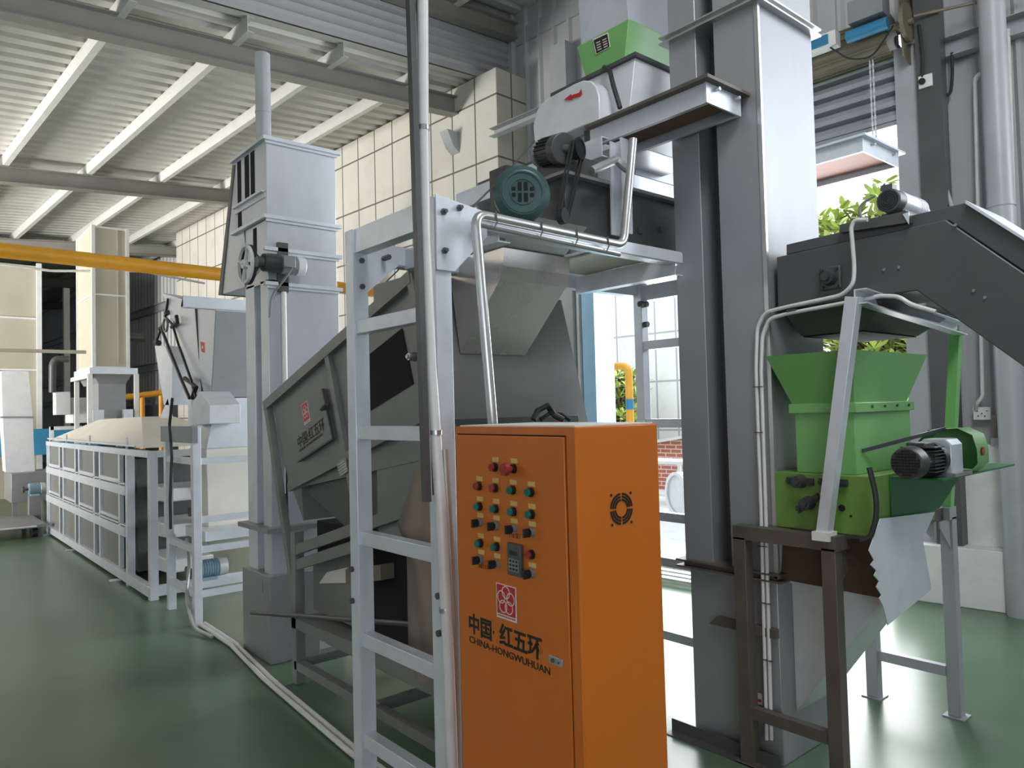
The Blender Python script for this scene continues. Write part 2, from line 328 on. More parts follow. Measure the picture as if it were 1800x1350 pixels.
# things on the right wall
MBp = lambda pts, r, nm, mt, lab, cat, fil=.06, g=None: tag(MB(BF).tube(pts, r, 10, fil).build(nm, mt), lab, cat, g)
tag(MB(BF).cyl((6.39, 1.367, 0), (6.39, 1.367, 6.6), .088, n=24).cyl((6.39, 1.367, 3.0), (6.39, 1.367, 3.03), .093, n=24).build('downpipe', m_['column']), 'thick round grey vertical pipe standing in front of the right-hand corrugated wall', 'pipe')
MBp([(6.68, 1.56, 4.1), (6.64, 1.52, 4.14), (6.62, 1.55, 4.1), (6.62, 1.6, 1.6), (6.62, 1.64, 1.55), (6.66, 1.66, 1.5)], .014, 'wall_conduit', m_['pvc'], 'thin white conduit dropping down the right wall to the socket', 'conduit', .05)
MBp([(6.62, 1.32, 4.4), (6.62, 1.36, 1.5)], .018, 'wall_conduit', m_['pvc'], 'thin pale conduit on the wall just right of the thick round pipe', 'conduit', 0)
MBp([(6.62, 1.95, 4.02), (6.5, 1.72, 3.1)], .016, 'brace_rod', m_['column'], 'slanting grey brace rod beside the dark door column', 'rod', 0)
MBp([(6.45, 1.88, 4.6), (6.42, 1.85, 4.3), (6.45, 1.88, 4.15), (6.6, 1.72, 3.98), (6.62, 1.7, 4.2), (6.62, 1.7, 4.36)], .012, 'wall_cable', m_['rubber'], 'looping dark cable under the junction box by the door column', 'cable', .12)
MBp([(6.4, 1.9, 4.66), (6.5, 1.5, 4.64), (6.6, 1.2, 4.62)], .012, 'stay_rod', m_['roll'], 'thin stay rod running from the shutter sprocket to the wall', 'rod', 0)
jb = thing('junction_box', 'small white electrical junction box beside the door column under the shutter motor', 'junction box', BF @ V(6.5, 1.86, 4.08))
MB(BF).box(6.44, 6.52, 1.8, 1.9, 4.08, 4.18).build('box_body', m_['white'], jb, bevel=.004); MB(BF).cyl((6.44, 1.87, 4.13), (6.42, 1.87, 4.13), .025).build('cable_gland', m_['black'], jb)
so = thing('wall_socket', 'white double socket plate on the corrugated wall', 'socket', BF @ V(6.66, 1.62, 1.5))
mb = MB(BF).box(6.66, 6.69, 1.56, 1.68, 1.42, 1.52).build('socket_plate', m_['white'], so, bevel=.003)
mb = MB(BF)
for a, b in ((1.585, 1.49), (1.62, 1.47), (1.65, 1.49), (1.6, 1.45), (1.645, 1.45)): mb.box(6.655, 6.66, a - .005, a + .005, b - .004, b + .004)
mb.build('socket_holes', m_['black'], so)
bk = thing('white_plinth_box', 'long low white box on the green floor below the right wall', 'box', V(6.35, 1.9, 0))
MB().prism([(6.21, 2.62, 0), (6.30, 1.84, 0), (6.58, 1.87, 0), (6.49, 2.65, 0)], (0, 0, .45)).build('box_body', m_['white'], bk, bevel=.006)
mb = MB(); [mb.cyl((6.31 + dx, 1.838 + .03 * dx, z), (6.31 + dx, 1.833 + .03 * dx, z), .006, n=8) for dx in (.02, .24) for z in (.05, .4)]; mb.build('screw_heads', m_['dark'], bk)
# small beam and box on the wall left of the door
eb = thing('wall_control_box', 'pale grey electrical box on the wall left of the blue door frame', 'electrical box', BF @ V(6.6, 6.1, 2.05))
MB(BF).box(6.5, 6.7, 6.02, 6.3, 2.05, 2.45).build('box_body', m_['guard'], eb, bevel=.006); MB(BF).box(6.49, 6.5, 6.04, 6.28, 2.07, 2.43).build('box_door', m_['guard'], eb, bevel=.003)
MBp([(6.6, 6.12, 2.05), (6.58, 6.1, 1.9), (6.6, 6.16, 1.85), (6.6, 6.14, 1.6)], .007, 'box_cable', m_['rubber'], 'thin cable hanging below the pale electrical box', 'cable', .05)
mb = MB(BF)
for k in range(4): mb.ring((6.6 - .012 * k, 6.32 + .02 * k, 2.68), (1, .1, 0), .10 - .012 * k, .092 - .012 * k, .008)
tag(mb.build('cable_coil', m_['rubber']), 'coil of thin cable hanging on the girt above the pale electrical box', 'cable coil')
# cream panelled room against the wall
struct(MB(BF).box(6.2, 6.72, 6.6, 17.5, 0, 5.86).build('wall_partition', m_['tile']))
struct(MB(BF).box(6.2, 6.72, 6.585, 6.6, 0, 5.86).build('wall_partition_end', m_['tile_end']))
tag(MB(BF).prism([(6.0, 7.32, 5.25), (6.2, 7.32, 5.25), (6.2, 7.32, 4.98), (6.1, 7.32, 5.05)], (0, .16, 0)).build('rafter_bracket', m_['column']), 'steel bracket under the wall end of the nearest rafter', 'bracket')
tag(MB(BF).sweep(Cp(.1, .1, .006), (6.12, 6.55, 4.98), (6.12, 5.55, 4.98)).build('stub_channel', m_['column']), 'short grey channel sticking out past the corner of the cream panelled wall', 'channel')
# far left cream room
fr = thing('cream_room', 'tall cream panelled enclosure at the far left end of the hall', 'enclosure', BF @ V(0, 18.5, 0))
MB(BF).box(-3, 3.62, 18.5, 22, 0, 4.95).build('panel_body', m_['cream'], fr)
mb = MB(BF).bar((3.66, 18.45, 0), (3.66, 18.45, 5.0), .09, .09)
for z in (2.7, 3.8, 1.2): mb.box(-3, 3.66, 18.45, 18.5, z - .02, z + .02)
mb.box(2.9, 2.95, 18.45, 18.5, 1.2, 2.7); mb.build('white_trim_strips', m_['white'], fr)
MB(BF).box(-3, 2.9, 18.46, 18.5, 1.2, 2.68).build('grey_lower_panels', m_['mid'], fr)
# ================================================================== outside
struct(MB(BF).box(WX + .1, 60, -30, 60, -.2, -.06).build('ground', m_['concrete']))
wy = thing('yard_wall', 'white tiled building wall across the yard seen through the door', 'building', BF @ V(14, 12, -.06))
MB(BF).box(14, 14.3, 7.9, 30, -.06, 9).build('tiled_wall', m_['yardtile'], wy)
sd = thing('brick_shed', 'low red brick shed with a pale sloping roof in the yard', 'shed', BF @ V(12.5, 8, -.06))
MB(BF).prism([(12.2, 6.6, -.06), (12.2, 9.2, -.06), (12.2, 9.2, .75), (12.2, 6.6, 1.15)], (1.2, 0, 0)).build('brick_wall', m_['brick'], sd)
MB(BF).prism([(12.1, 6.5, 1.17), (12.1, 9.3, .74), (12.1, 9.3, .8), (12.1, 6.5, 1.23)], (1.4, 0, 0)).build('roof', m_['concrete'], sd)
tb = thing('yard_table', 'white metal table standing in the yard in front of the brick shed', 'table', BF @ V(10.6, 7.3, -.06))
MB(BF).box(10.3, 10.9, 6.7, 8.2, .62, .67).build('tabletop', m_['white'], tb)
for x in (10.35, 10.85):
    for y in (6.85, 8.1): MB(BF).bar((x, y, -.06), (x, y, .62), .05).build('leg', m_['white'], tb)
MB(BF).bar((10.35, 6.85, .1), (10.35, 8.1, .1), .04).build('stretcher', m_['white'], tb)
dr = thing('storage_drum', 'pale blue drum lying on its side in the yard', 'drum', BF @ V(9.4, 6.1, -.06))
MB(BF).cyl((9.3, 6.2, .28), (9.9, 5.9, .28), .33, n=28).build('drum_body', m_['guard'], dr, bevel=.02); MB(BF).ring((9.29, 6.205, .28), (-1, .5, 0), .33, .28, .02).build('rim', m_['white'], dr)
dk = thing('slatted_duckboard', 'pale slatted duckboard lying flat on the floor in the doorway', 'duckboard', BF @ V(5.9, 3.9, 0))
mb = MB(BF)
for k in range(7): MB(BF).box(5.55 + .13 * k, 5.62 + .13 * k, 3.0, 4.9, .04, .06).build('slat', m_['white'], dk)
for y in (3.2, 4.7): MB(BF).box(5.55, 6.4, y, y + .06, 0, .04).build('bearer', m_['white'], dk)
yp = thing('yard_gas_pipe', 'yellow gas pipe elbow on the yard side of the blue door frame', 'pipe', BF @ V(8.5, 6.4, -.06))
MB(BF).tube([(8.5, 9.5, 2.18), (8.5, 6.42, 2.18), (8.5, 6.42, -.05)], .055, 16, .14).build('pipe_run', m_['yellow'], yp)
MB(BF).cyl((8.5, 6.42, 1.55), (8.5, 6.42, 1.7), .057, n=16).build('blue_band', m_['blue'], yp); MB(BF).tube([(8.5, 6.68, 2.28), (8.44, 6.68, 2.18), (8.5, 6.75, 2.08), (8.55, 7.1, 1.8)], .01, 6, .04).build('support_strap', m_['white'], yp)
def leafy(name, label, cx, cy, z0, hgt, rad, n, seed, leaf=.13, trunk=True):
    rnd = random.Random(seed); t = thing(name, label, 'tree', BF @ V(cx, cy, -.06))
    mb = MB(BF); st = MB(BF)
    if trunk:
        st.tube([(cx, cy, -.06), (cx + .1, cy + .05, z0 + .3), (cx - .05, cy, z0 + hgt * .5)], .07, 8)
    k = n // 9
    for i in range(k):
        th = rnd.uniform(0, 6.283); rr = rad * rnd.uniform(.25, 1) ; zc = z0 + rnd.uniform(0, 1) * hgt
        c = V(cx + rr * math.cos(th) * .7, cy + rr * math.sin(th), zc)
        st.tube([(cx, cy, max(z0, zc - .6)), tuple(c)], .012, 5)
        for j in range(9):
            a = rnd.uniform(0, 6.283); el = rnd.uniform(-.2, 1.1); d = V(math.cos(a) * math.cos(el), math.sin(a) * math.cos(el), math.sin(el))
            s = V(-math.sin(a), math.cos(a), rnd.uniform(-.4, .4)).normalized(); L_ = leaf * rnd.uniform(.7, 1.3); W_ = L_ * .2
            b = c + d * .02; nrm = d.cross(s) * .012
            mb.add([b, b + d * L_ * .4 + s * W_, b + d * L_ * .8 + s * W_ * .7, b + d * L_, b + d * L_ * .8 - s * W_ * .7, b + d * L_ * .4 - s * W_, b + d * L_ * .5 + nrm],
                   [(0, 1, 6), (1, 2, 6), (2, 3, 6), (3, 4, 6), (4, 5, 6), (5, 0, 6)])
    mb.build('foliage', m_['lead'], t); st.build('branches', m_['bark'], t)
leafy('yard_tree', 'leafy green tree outside the door behind the green hopper', 9.9, 3.4, .9, 3.2, 1.7, 8000, 3, .17)
leafy('yard_shrub', 'bright green shrub outside behind the gear motor', 8.6, 2.75, .1, 1.5, .7, 1400, 5, .16, False)
leafy('yard_tree', 'pale green tree in front of the white tiled wall in the yard', 12.9, 10.1, 0.2, 2.2, .9, 2600, 9, .18)
# ================================================================== orange control cabinet
CA = R(2.78); cA = V(math.sin(CA), math.cos(CA), 0); cB = V(math.cos(CA), -math.sin(CA), 0); S = 1.35 / 1.05
C0 = V(1.36, 1.35, 0); ZT = 1.6 + (1.56 - 1.6) * S
def ca(a, z, d=0): return C0 + cA * (a * S) + V(0, 0, 1.6 + (z - 1.6) * S) + cB * d       # on the cabinet front; d>0 goes inside
def cbp(b, z, d=0): return C0 + cB * (b * S) + V(0, 0, 1.6 + (z - 1.6) * S) + cA * d
WW, DD = .4349 * S, .2481 * S
cab = thing('control_cabinet', 'orange steel control cabinet with push buttons and a red ring emblem', 'control cabinet', C0 + cA * WW / 2 + cB * DD / 2)
def obox(mb, o, ex, ey, ez): return mb.loft([o, o + ex, o + ex + ey, o + ey], [p + ez for p in (o, o + ex, o + ex + ey, o + ey)])
body = MB(); obox(body, C0 + cB * .004, cB * (DD - .004), cA * WW, V(0, 0, ZT)); body.build('cabinet_body', m_['orange'], cab, bevel=.004)
# dark gap frame and the door leaf, front rim
dl, drr, dt = .426 * S, .029 * S, 1.6 + (1.54 - 1.6) * S
mb = MB(); F = lambda a0, a1, z0, z1, d0, d1: obox(mb, C0 + cA * a0 + cB * d0 + V(0, 0, z0), cA * (a1 - a0), V(0, 0, z1 - z0), cB * (d1 - d0))
F(0, drr - .004, 0, ZT, -.001, .006); F(dl + .004, WW, 0, ZT, -.001, .006); F(drr - .004, dl + .004, dt + .004, ZT, -.001, .006); F(drr - .004, dl + .004, 0, .1, -.001, .006); mb.build('front_frame', m_['orange'], cab)
mb = MB(); F(drr - .004, dl + .004, .1, dt + .004, .001, .0045); mb.build('door_gap', m_['void'], cab)
mb = MB(); F(drr, dl, .104, dt, -.006, .002); door = mb.build('door', m_['orange'], cab, bevel=.002)
mb = MB(); obox(mb, C0 + V(0, 0, ZT) + cB * .01 + cA * .01, cB * (DD - .02), cA * (WW - .02), V(0, 0, .004)); mb.build('dusty_top_sheet', m_['hood'], cab, 'dusty pale top')
rowz = {1: 1.468, 2: 1.4205, 3: 1.373, 4: 1.335, 5: 1.287, 6: 1.249}
def button(a, z, kind):
    p = ca(a, z); n = -cB; f = p + n * .006
    col = {'r': m_['redbtn'], 'g': m_['grnbtn'], 'k': m_['black'], 'e': m_['redbtn']}[kind]
    nm = {'r': 'red_push_button', 'g': 'green_push_button', 'k': 'black_rotary_switch', 'e': 'red_emergency_stop'}[kind]
    b = MB().cyl(f, f + n * .006, .0135, n=18).cyl(f + n * .006, f + n * .012, .0115, n=18).build('button_collar', m_['black'] if kind != 'k' else m_['mid'], door)
    if kind == 'e': MB().cyl(f + n * .01, f + n * .03, .009, n=16).cyl(f + n * .028, f + n * .04, .019, .017, n=22).build(nm, col, door)
    elif kind == 'k':
        q = f + n * .012; MB().cyl(q, q + n * .004, .011, n=18).bar(q + n * .01 - V(0, 0, .012), q + n * .01 + V(0, 0, .012), .008, .02, up=n).build(nm, col, door)
    else: MB().cyl(f + n * .01, f + n * .018, .0105, n=18).build(nm, col, door)
def blabel(a, z):
    p = ca(a - .001, z + .0175) - cB * .006; mb = MB(); obox(mb, p - cA * .015 - V(0, 0, .0065), cA * .03, V(0, 0, .013), -cB * .0015); return mb.build('engraved_label', m_['brass'], door)
def ink_marks(p, wd, n, h, par):
    mb = MB(); rnd = random.Random(int(p.z * 1e4))
    for i in range(n):
        q = p - cA * (wd * i / n) - cB * .0003
        k = rnd.choice((0, 1, 2)); s = wd / n * .55
        mb.bar(q, q + V(0, 0, h), .0006, .0016, up=cB)
        if k > 0: mb.bar(q + V(0, 0, h), q + V(0, 0, h) - cA * s, .0006, .0016, up=cB)
        if k > 1: mb.bar(q - cA * s, q - cA * s + V(0, 0, h), .0006, .0016, up=cB)
    return mb.build('pen_marks', m_['ink'], par)
A4 = (.331, .267, .201, .1375)
for a, k in ((.266, 'r'), (.196, 'e')): button(a, rowz[1], k); blabel(a, rowz[1])
for a, k in zip(A4, 'rrgg'): button(a, rowz[2], k); blabel(a, rowz[2])
for a in A4: button(a, rowz[3], 'g'); blabel(a, rowz[3]); button(a, rowz[4], 'k'); blabel(a, rowz[4])
for a in A4[:2]: button(a, rowz[5], 'g'); blabel(a, rowz[5]); button(a, rowz[6], 'k'); blabel(a, rowz[6])
button(.141, 1.287, 'r'); button(.141, 1.247, 'k'); blabel(.141, 1.247)
ink_marks(ca(.217, 1.3145) - cB * .006, .055, 6, .014, door); ink_marks(ca(.342, 1.228) - cB * .006, .055, 6, .013, door)
# inverter keypad
mb = MB(); obox(mb, ca(.1705, 1.2335) - cB * .006, cA * (.0475 * S), V(0, 0, .0705 * S), -cB * .012); kp = mb.build('inverter_keypad', m_['dark'], door, bevel=.002)
kf = lambda a, z: ca(a, z) - cB * .018
mb = MB(); obox(mb, kf(.183, 1.279), cA * .026 * S, V(0, 0, .009 * S), -cB * .001); mb.build('display', m_['lcd'], kp)
mb = MB(); obox(mb, kf(.1765, 1.2435), cA * .036 * S, V(0, 0, .027 * S), -cB * .0012); mb.build('key_panel', m_['mid'], kp)
for i in range(3):
    for j in range(3):
        mb = MB(); obox(mb, kf(.180 + .011 * i, 1.2465 + .0085 * j) - cB * .0012, cA * .0055 * S, V(0, 0, .0045 * S), -cB * .002); mb.build('key', m_['black'], kp)
# emblem: red plate with five rings, white border
def emblem(par, o, xd, yd, nd, w_, h_):
    """o = lower left corner; xd to the right, yd up, nd out of the surface"""
    mb = MB(); obox(mb, o, xd * w_, yd * h_, nd * .0012); e = mb.build('emblem_border', m_['white'], par)
    mb = MB(); obox(mb, o + xd * w_ * .04 + yd * h_ * .13 + nd * .0012, xd * w_ * .92, yd * h_ * .845, nd * .0006); mb.build('emblem_red_plate', m_['red'], e)
    mb = MB(); c = o + xd * w_ * .5 + yd * h_ * .55 + nd * .0018; r = w_ * .2
    for k in range(5):
        t = R(90 + 72 * k); cc = c + (xd * math.cos(t) + yd * math.sin(t)) * w_ * .245; mb.ring(cc, nd, r, r * .84, .0006, n=26)
    mb.build('five_ring_mark', m_['hood'], e)
    mb = MB(); q = o + nd * .0012 + yd * h_ * .05
    for k in range(9): obox(mb, q + xd * w_ * (.06 + .1 * k), xd * w_ * .075, yd * h_ * .045, nd * .0004)
    mb.build('fine_print', m_['red'], e); return e
dn = -cB
emblem(door, ca(.2735, 1.128) - cB * .006, -cA, V(0, 0, 1), dn, .0735 * S, .0775 * S)
fs = .041 * S
text('中国', 'chinese_lettering', m_['ink'], door, ca(.392, 1.0715) - cB * .0065, -cA, (0, 0, 1), .05 * S, .0017, .0006, .98)
text('·', 'lettering_dot', m_['ink'], door, ca(.292, 1.071) - cB * .0065, -cA, (0, 0, 1), .05 * S, .0012, .0006, .5)
text('红五环', 'chinese_lettering', m_['ink'], door, ca(.2665, 1.0715) - cB * .0065, -cA, (0, 0, 1), .052 * S, .0017, .0006, .98)
text('CHINA-HONGWUHUAN', 'roman_lettering', m_['ink'], door, ca(.389, 1.0445) - cB * .0065, -cA, (0, 0, 1), .0215 * S, .00035, .0006, 1.25)
mb = MB(); obox(mb, ca(.048, 1.0705) - cB * .006, cA * .043 * S, V(0, 0, .0165 * S), -cB * .004); lk = mb.build('door_lock_plate', m_['stainless'], door, bevel=.001)
mb = MB(); mb.cyl(ca(.078, 1.0785) - cB * .01, ca(.078, 1.0785) - cB * .013, .006, n=14); mb.cyl(ca(.059, 1.0785) - cB * .01, ca(.059, 1.0785) - cB * .012, .003, n=14); mb.build('lock_button', m_['dark'], lk)
# side fan vent: black slots in rings
mb = MB(); fc = cbp(.1265, 1.384) - cA * .0006
for ro in (.0335, .0272, .0208):
    for q in range(4): mb.ring(fc, -cA, ro * S, (ro - .0042) * S, .0012, n=12, a0=90 * q + 5, a1=90 * q + 85)
for sx_ in (-1, 1):
    for sz_ in (-1, 1): p = cbp(.1265 + .029 * sx_, 1.384 + .031 * sz_) - cA * .0004; mb.cyl(p, p - cA * .0012, .0038, n=10)
mb.build('fan_slots', m_['void'], cab, 'round louvred fan opening')
# ================================================================== ladder tower with platform
pf = thing('platform_frame', 'silver steel ladder tower with a bolted platform frame on top', 'platform frame', V(1.5, 2.5, 0))
def post(x, y, z1, w_=.055): return MB().box(x - w_ / 2, x + w_ / 2, y - w_ / 2, y + w_ / 2, 0, z1).build('post', m_['silver'], pf, bevel=.003)
post(1.525, 2.785, 2.37, .07); post(1.525, 2.185, 2.37, .07); post(3.45, 2.84, 2.33, .06)
for z in (1.985, 1.545, 1.11, .695, .285): MB().box(1.50, 1.55, 2.22, 2.75, z - .055, z).build('rung', m_['silver'], pf, bevel=.002)
MB().sweep(Cp(.06, .1, .006), (1.5, 2.15, 2.32), (1.5, 2.82, 2.32)).build('top_channel', m_['silver'], pf)
MB().sweep(Cp(-.06, .06, .006), (1.55, 2.15, 2.305), (2.93, 2.15, 2.305)).build('top_channel', m_['silver'], pf)
MB().sweep(Cp(-.06, .09, .006), (1.55, 2.84, 2.3), (3.45, 2.84, 2.3)).build('top_channel', m_['silver'], pf)
MB().sweep(Cp(.06, .09, .006), (2.9, 2.17, 2.27), (2.9, 2.84, 2.27)).build('cross_channel', m_['silver'], pf)
MB().sweep(Cp(.06, .09, .006), (1.80, 2.17, 2.29), (1.80, 2.84, 2.29)).build('cross_channel', m_['silver'], pf)
MB().sweep(Cp(.06, .09, .006), (3.45, 2.28, 2.27), (3.45, 2.84, 2.27)).build('cross_channel', m_['silver'], pf)
for z in (1.98, 1.52, .98, .72, .3): MB().box(3.43, 3.47, 2.27, 2.82, z - .05, z).build('rung', m_['silver'], pf)
MB().box(3.5, 4.6, 2.27, 2.31, .86, .92).build('rail', m_['silver'], pf)
MB().prism([(1.49, 2.145, 2.37), (1.72, 2.145, 2.34), (1.72, 2.145, 2.25), (1.565, 2.145, 2.10), (1.49, 2.145, 2.10)], (0, -.008, 0)).build('gusset_plate', m_['silver'], pf, bevel=.001)
MB().prism([(1.56, 2.80, 2.27), (1.74, 2.80, 2.25), (1.56, 2.80, 2.1)], (0, -.008, 0)).build('gusset_plate', m_['silver'], pf)
mb = MB()
for x, z in ((1.51, 2.31), (1.51, 2.17), (1.58, 2.335), (1.67, 2.30)): p = V(x + .01, 2.137, z); mb.cyl(p, p - V(0, .01, 0), .012, n=6).cyl(p - V(0, .01, 0), p - V(0, .022, 0), .007, n=10)
for x, z in ((1.53, 2.24), (1.53, 2.13), (1.66, 2.27)): p = V(x, 2.79, z); mb.cyl(p, p - V(0, .05, 0), .012, n=6)
mb.build('bolt_heads', m_['dark'], pf)
for p in ((3.44, 2.81, 2.2), (3.44, 2.81, 2.08), (3.4, 2.81, 2.2)): MB().cyl(p, V(*p) - V(.0, .03, 0), .018, n=6).build('bolt', m_['dark'], pf)
for y in (2.17, 2.8):
    for z in (.95, .82): MB().cyl((1.49, y, z), (1.478, y, z), .012, n=8).build('bolt', m_['dark'], pf)
# cable tray and tall pvc pipe beside the near post
ct = thing('cable_tray', 'tall dark grey steel cable tray hanging from the ceiling beside the ladder', 'cable trunk', V(1.42, 2.2, 1.3))
MB().sweep([(-.013, -.011), (.013, -.011), (.013, .0), (.007, .0), (.004, .011), (-.013, .011)], PX(750, 882, 1.40), PX(719, -60, 1.40)).build('tray_channel', m_['dark'], ct)
MB().cyl(PX(764, 870, 1.46), PX(733, -60, 1.46), .008).build('black_hose', m_['black'], ct)
tp = thing('pvc_drop_pipe', 'tall white plastic pipe running from the ceiling down beside the ladder', 'pipe', V(1.42, 2.1, 0))
pts = [PX(743, -70, 1.44), PX(744, 220, 1.44), PX(747, 415, 1.44), PX(757, 640, 1.44), PX(775, 900, 1.44), PX(788, 1150, 1.44)]; q = PX(795, 1340, 1.44); pts += [q, V(q.x, q.y - .02, .0)]
MB().tube(pts, .0195, 14).build('pipe_run', m_['pvc'], tp)
mb = MB()
for (x, y) in ((744, 225), (766, 760), (783, 1072)): p = PX(x, y, 1.44); mb.cyl(p - V(0, 0, .008), p + V(0, 0, .008), .022, n=14)
mb.build('pipe_clips', m_['stainless'], tp)
tp2 = tag(MB().tube([PX(783, 790, 1.47), PX(798, 1080, 1.47), V(PX(803, 1340, 1.47).x, PX(803, 1340, 1.47).y, 0)], .012, 10).build('grey_hose', m_['conduit']), 'thin grey hose strapped to the near ladder post beside the white pipe', 'hose')
# silver conduit along the platform edge
sc = thing('conduit_run', 'silver conduit with elbows running along the platform edge and down', 'conduit', V(1.7, 2.1, .3))
yc = 2.07
a, b, c_ = PY(835, 376, yc), PY(1096, 432, yc), PY(1113, 245, yc)
MB().tube([PY(866, 745, yc), a, b, c_], .0185, 14, .05).build('pipe_run', m_['conduit'], sc)
MB().tube([PY(835, 392, yc), PY(1088, 447, yc)], .012, 10).build('pipe_run', m_['conduit'], sc)
mb = MB()
for t in (.1, .38, .62, .85): p = a.lerp(b, t); mb.tube([p + V(0, -.02, .02), p + V(.004, -.022, -.02), p + V(-.01, -.02, -.045)], .003, 5)
mb.build('wire_ties', m_['dark'], sc)
# lead of the gusset: thin stay wire from the platform to the upper guard
tag(MB().tube([PY(822, 372, 2.2), PY(880, 315, 2.5), PY(940, 248, 2.75)], .004, 5).build('stay_wire', m_['dark']), 'thin wire stretched from the pipe elbow up to the white belt guard', 'wire')
tag(MB().tube([PY(672, 502, 3.5), PY(700, 475, 3.4), PY(722, 448, 3.3)], .004, 5).build('stay_wire', m_['dark']), 'thin wire rising behind the dark cable tray above the separator', 'wire')
# ================================================================== big bucket elevator
be = thing('bucket_elevator', 'tall twin-leg grey steel bucket elevator standing behind the orange cabinet', 'bucket elevator', V(3.25, 2.0, 0))
EX0, EX1 = 3.01, 3.52
for (y0, y1, nm) in ((1.757, 1.985, 'near_leg'), (2.085, 2.245, 'far_leg')):
    MB().box(EX0, EX1, y0, y1, .82, 6.2).build(nm, m_['elev'], be, bevel=.004)
MB().box(EX0 + .12, EX1 - .04, 1.985, 2.085, .82, 6.2).build('gap_cover', m_['dark'], be)
MB().box(EX0 - .006, EX0 + .01, 1.745, 1.765, .82, 6.2).build('edge_strip', m_['conduit'], be)
MB().box(EX0, EX1, 1.757, 2.22, 0.0, .8).build('boot', m_['elev'], be, bevel=.004)
for z in (.81, 3.42, 5.4):
    mb = MB()
    for s in (0, .03): mb.box(EX0 - .035, EX1 + .035, 1.722, 2.28, z + s - .004, z + s + .004)
    mb.box(EX0 - .006, EX1 + .006, 1.75, 2.25, z, z + .03); mb.build('flange', m_['conduit'] if z > 1 else m_['brown'], be)
MB().prism([(EX0, 1.757, .56), (EX0, 2.1, .56), (EX0, 2.06, .60), (EX0, 1.757, .6)], (-.03, 0, 0)).build('boot_ledge', m_['brown'], be)
MB().sweep(Lp(.06, .005), (EX0 - .05, 2.32, 0), (EX0 - .05, 1.74, 0)).build('base_angle', m_['dark'], be)
mb = MB(); o = V(EX0, 1.905, .24); obox(mb, o, V(0, -.055, 0), V(0, 0, .05), V(-.001, 0, 0)); mb.build('maker_sticker', m_['hood'], be)
mb = MB(); obox(mb, o + V(-.001, -.008, .012), V(0, -.04, 0), V(0, 0, .012), V(-.0006, 0, 0)); obox(mb, o + V(-.001, -.02, .03), V(0, -.012, 0), V(0, 0, .012), V(-.0006, 0, 0)); mb.build('sticker_print', m_['red'], be)
# intake wedge of the boot
x_ = 3.13
A_ = [PX(1370, 1018, x_), PX(1548, 1052, x_), PX(1392, 1250, x_)]; A_[0].y = 1.757; A_[2].y = 1.757
MB().prism([A_[0], A_[1], V(x_, A_[1].y, A_[1].z - .02), A_[2]], (.34, 0, 0)).build('intake_chute', m_['guard'], be, bevel=.003)
MB().prism([A_[0] + V(-.012, 0, .012), A_[1] + V(-.012, 0, .012), A_[1] + V(-.012, 0, -.006), A_[0] + V(-.012, 0, -.006)], (.37, 0, 0)).build('chute_rim', m_['silver'], be)
# hanging service brackets on the elevator
def bracket(nm, lab, x0, x1, y0, y1, z, board):
    t = thing(nm, lab, 'service platform', V((x0 + x1) / 2, (y0 + y1) / 2, z), 'hanging service platforms')
    MB().sweep(Cp(.022, .09, .005), (x0, y0, z), (x0, y1, z)).build('side_channel', m_['silver'], t)
    MB().sweep(Cp(-.022, .09, .005), (x1, y0, z), (x1, y1, z)).build('side_channel', m_['silver'], t)
    MB().box(x0 - .004, x1 + .004, y0 - .006, y0 + .004, z - .045, z + .045).build('end_channel', m_['silver'], t)
    MB().box(x0 + .02, x1 - .02, y0 + .03, y1, z + .0, z + .015).build('deck_board', board, t)
    MB().box(x0 - .04, x1 + .04, y0 - .04, y1, z + .045, z + .06).build('deck_edge', m_['brown'] if board is m_['ply'] else m_['silver'], t)
    mb = MB(); [mb.cyl((x0 + k * (x1 - x0), y0 - .0, z + .025), (x0 + k * (x1 - x0), y0 - .03, z + .025), .008, n=8) for k in (.25, .85)]; mb.build('bolt_heads', m_['silver'], t); return t
bracket('service_platform', 'narrow steel service platform with brown boards fixed across the big elevator', 2.72, 2.98, 1.84, 2.53, 2.955, m_['ply'])
MB().box(2.8, 2.84, 1.9, 2.5, 2.9, 2.94)
t = bracket('service_platform', 'small steel platform with a pink board hanging in front of the roller shutter', 4.78, 5.32, 2.08, 3.0, 3.24, m_['pink'])
MB().box(5.08, 5.12, 1.95, 2.0, 3.3, 4.2)
# ================================================================== small conveyor trough on the platform
tr = thing('drag_conveyor', 'dark grey conveyor trough resting on the platform frame', 'conveyor', V(2.8, 2.6, 2.33))
MB().box(2.42, 4.3, 2.42, 2.78, 2.385, 2.68).build('trough', m_['dark'], tr, bevel=.004)
MB().box(2.38, 4.3, 2.38, 2.82, 2.68, 2.695).build('cover_rim', m_['mid'], tr)
MB().box(2.50, 4.3, 2.40, 2.80, 2.335, 2.385).build('base_channel', m_['silver'], tr)
MB().box(2.56, 3.4, 2.3, 2.8, 2.325, 2.333).build('bottom_sheet', m_['hood'], tr)
for k in range(3): MB().cyl((2.95 + k * .18, 2.42, 2.5 + .03 * (k % 2)), (2.95 + k * .18, 2.41, 2.5 + .03 * (k % 2)), .02, n=16).build('blind_plug', m_['dark'], tr)
# transition funnel from the conveyor into the silver chute
A0 = [PY(903, 400, 2.5), PY(1002, 428, 2.5)]
MB().loft([V(2.02, 2.36, 2.44), V(2.5, 2.36, 2.44), V(2.5, 2.66, 2.44), V(2.02, 2.66, 2.44)], [V(2.12, 2.52, 2.31), V(2.48, 2.52, 2.31), V(2.48, 2.72, 2.31), V(2.12, 2.72, 2.31)]).build('discharge_funnel', m_['stainless'], tr)
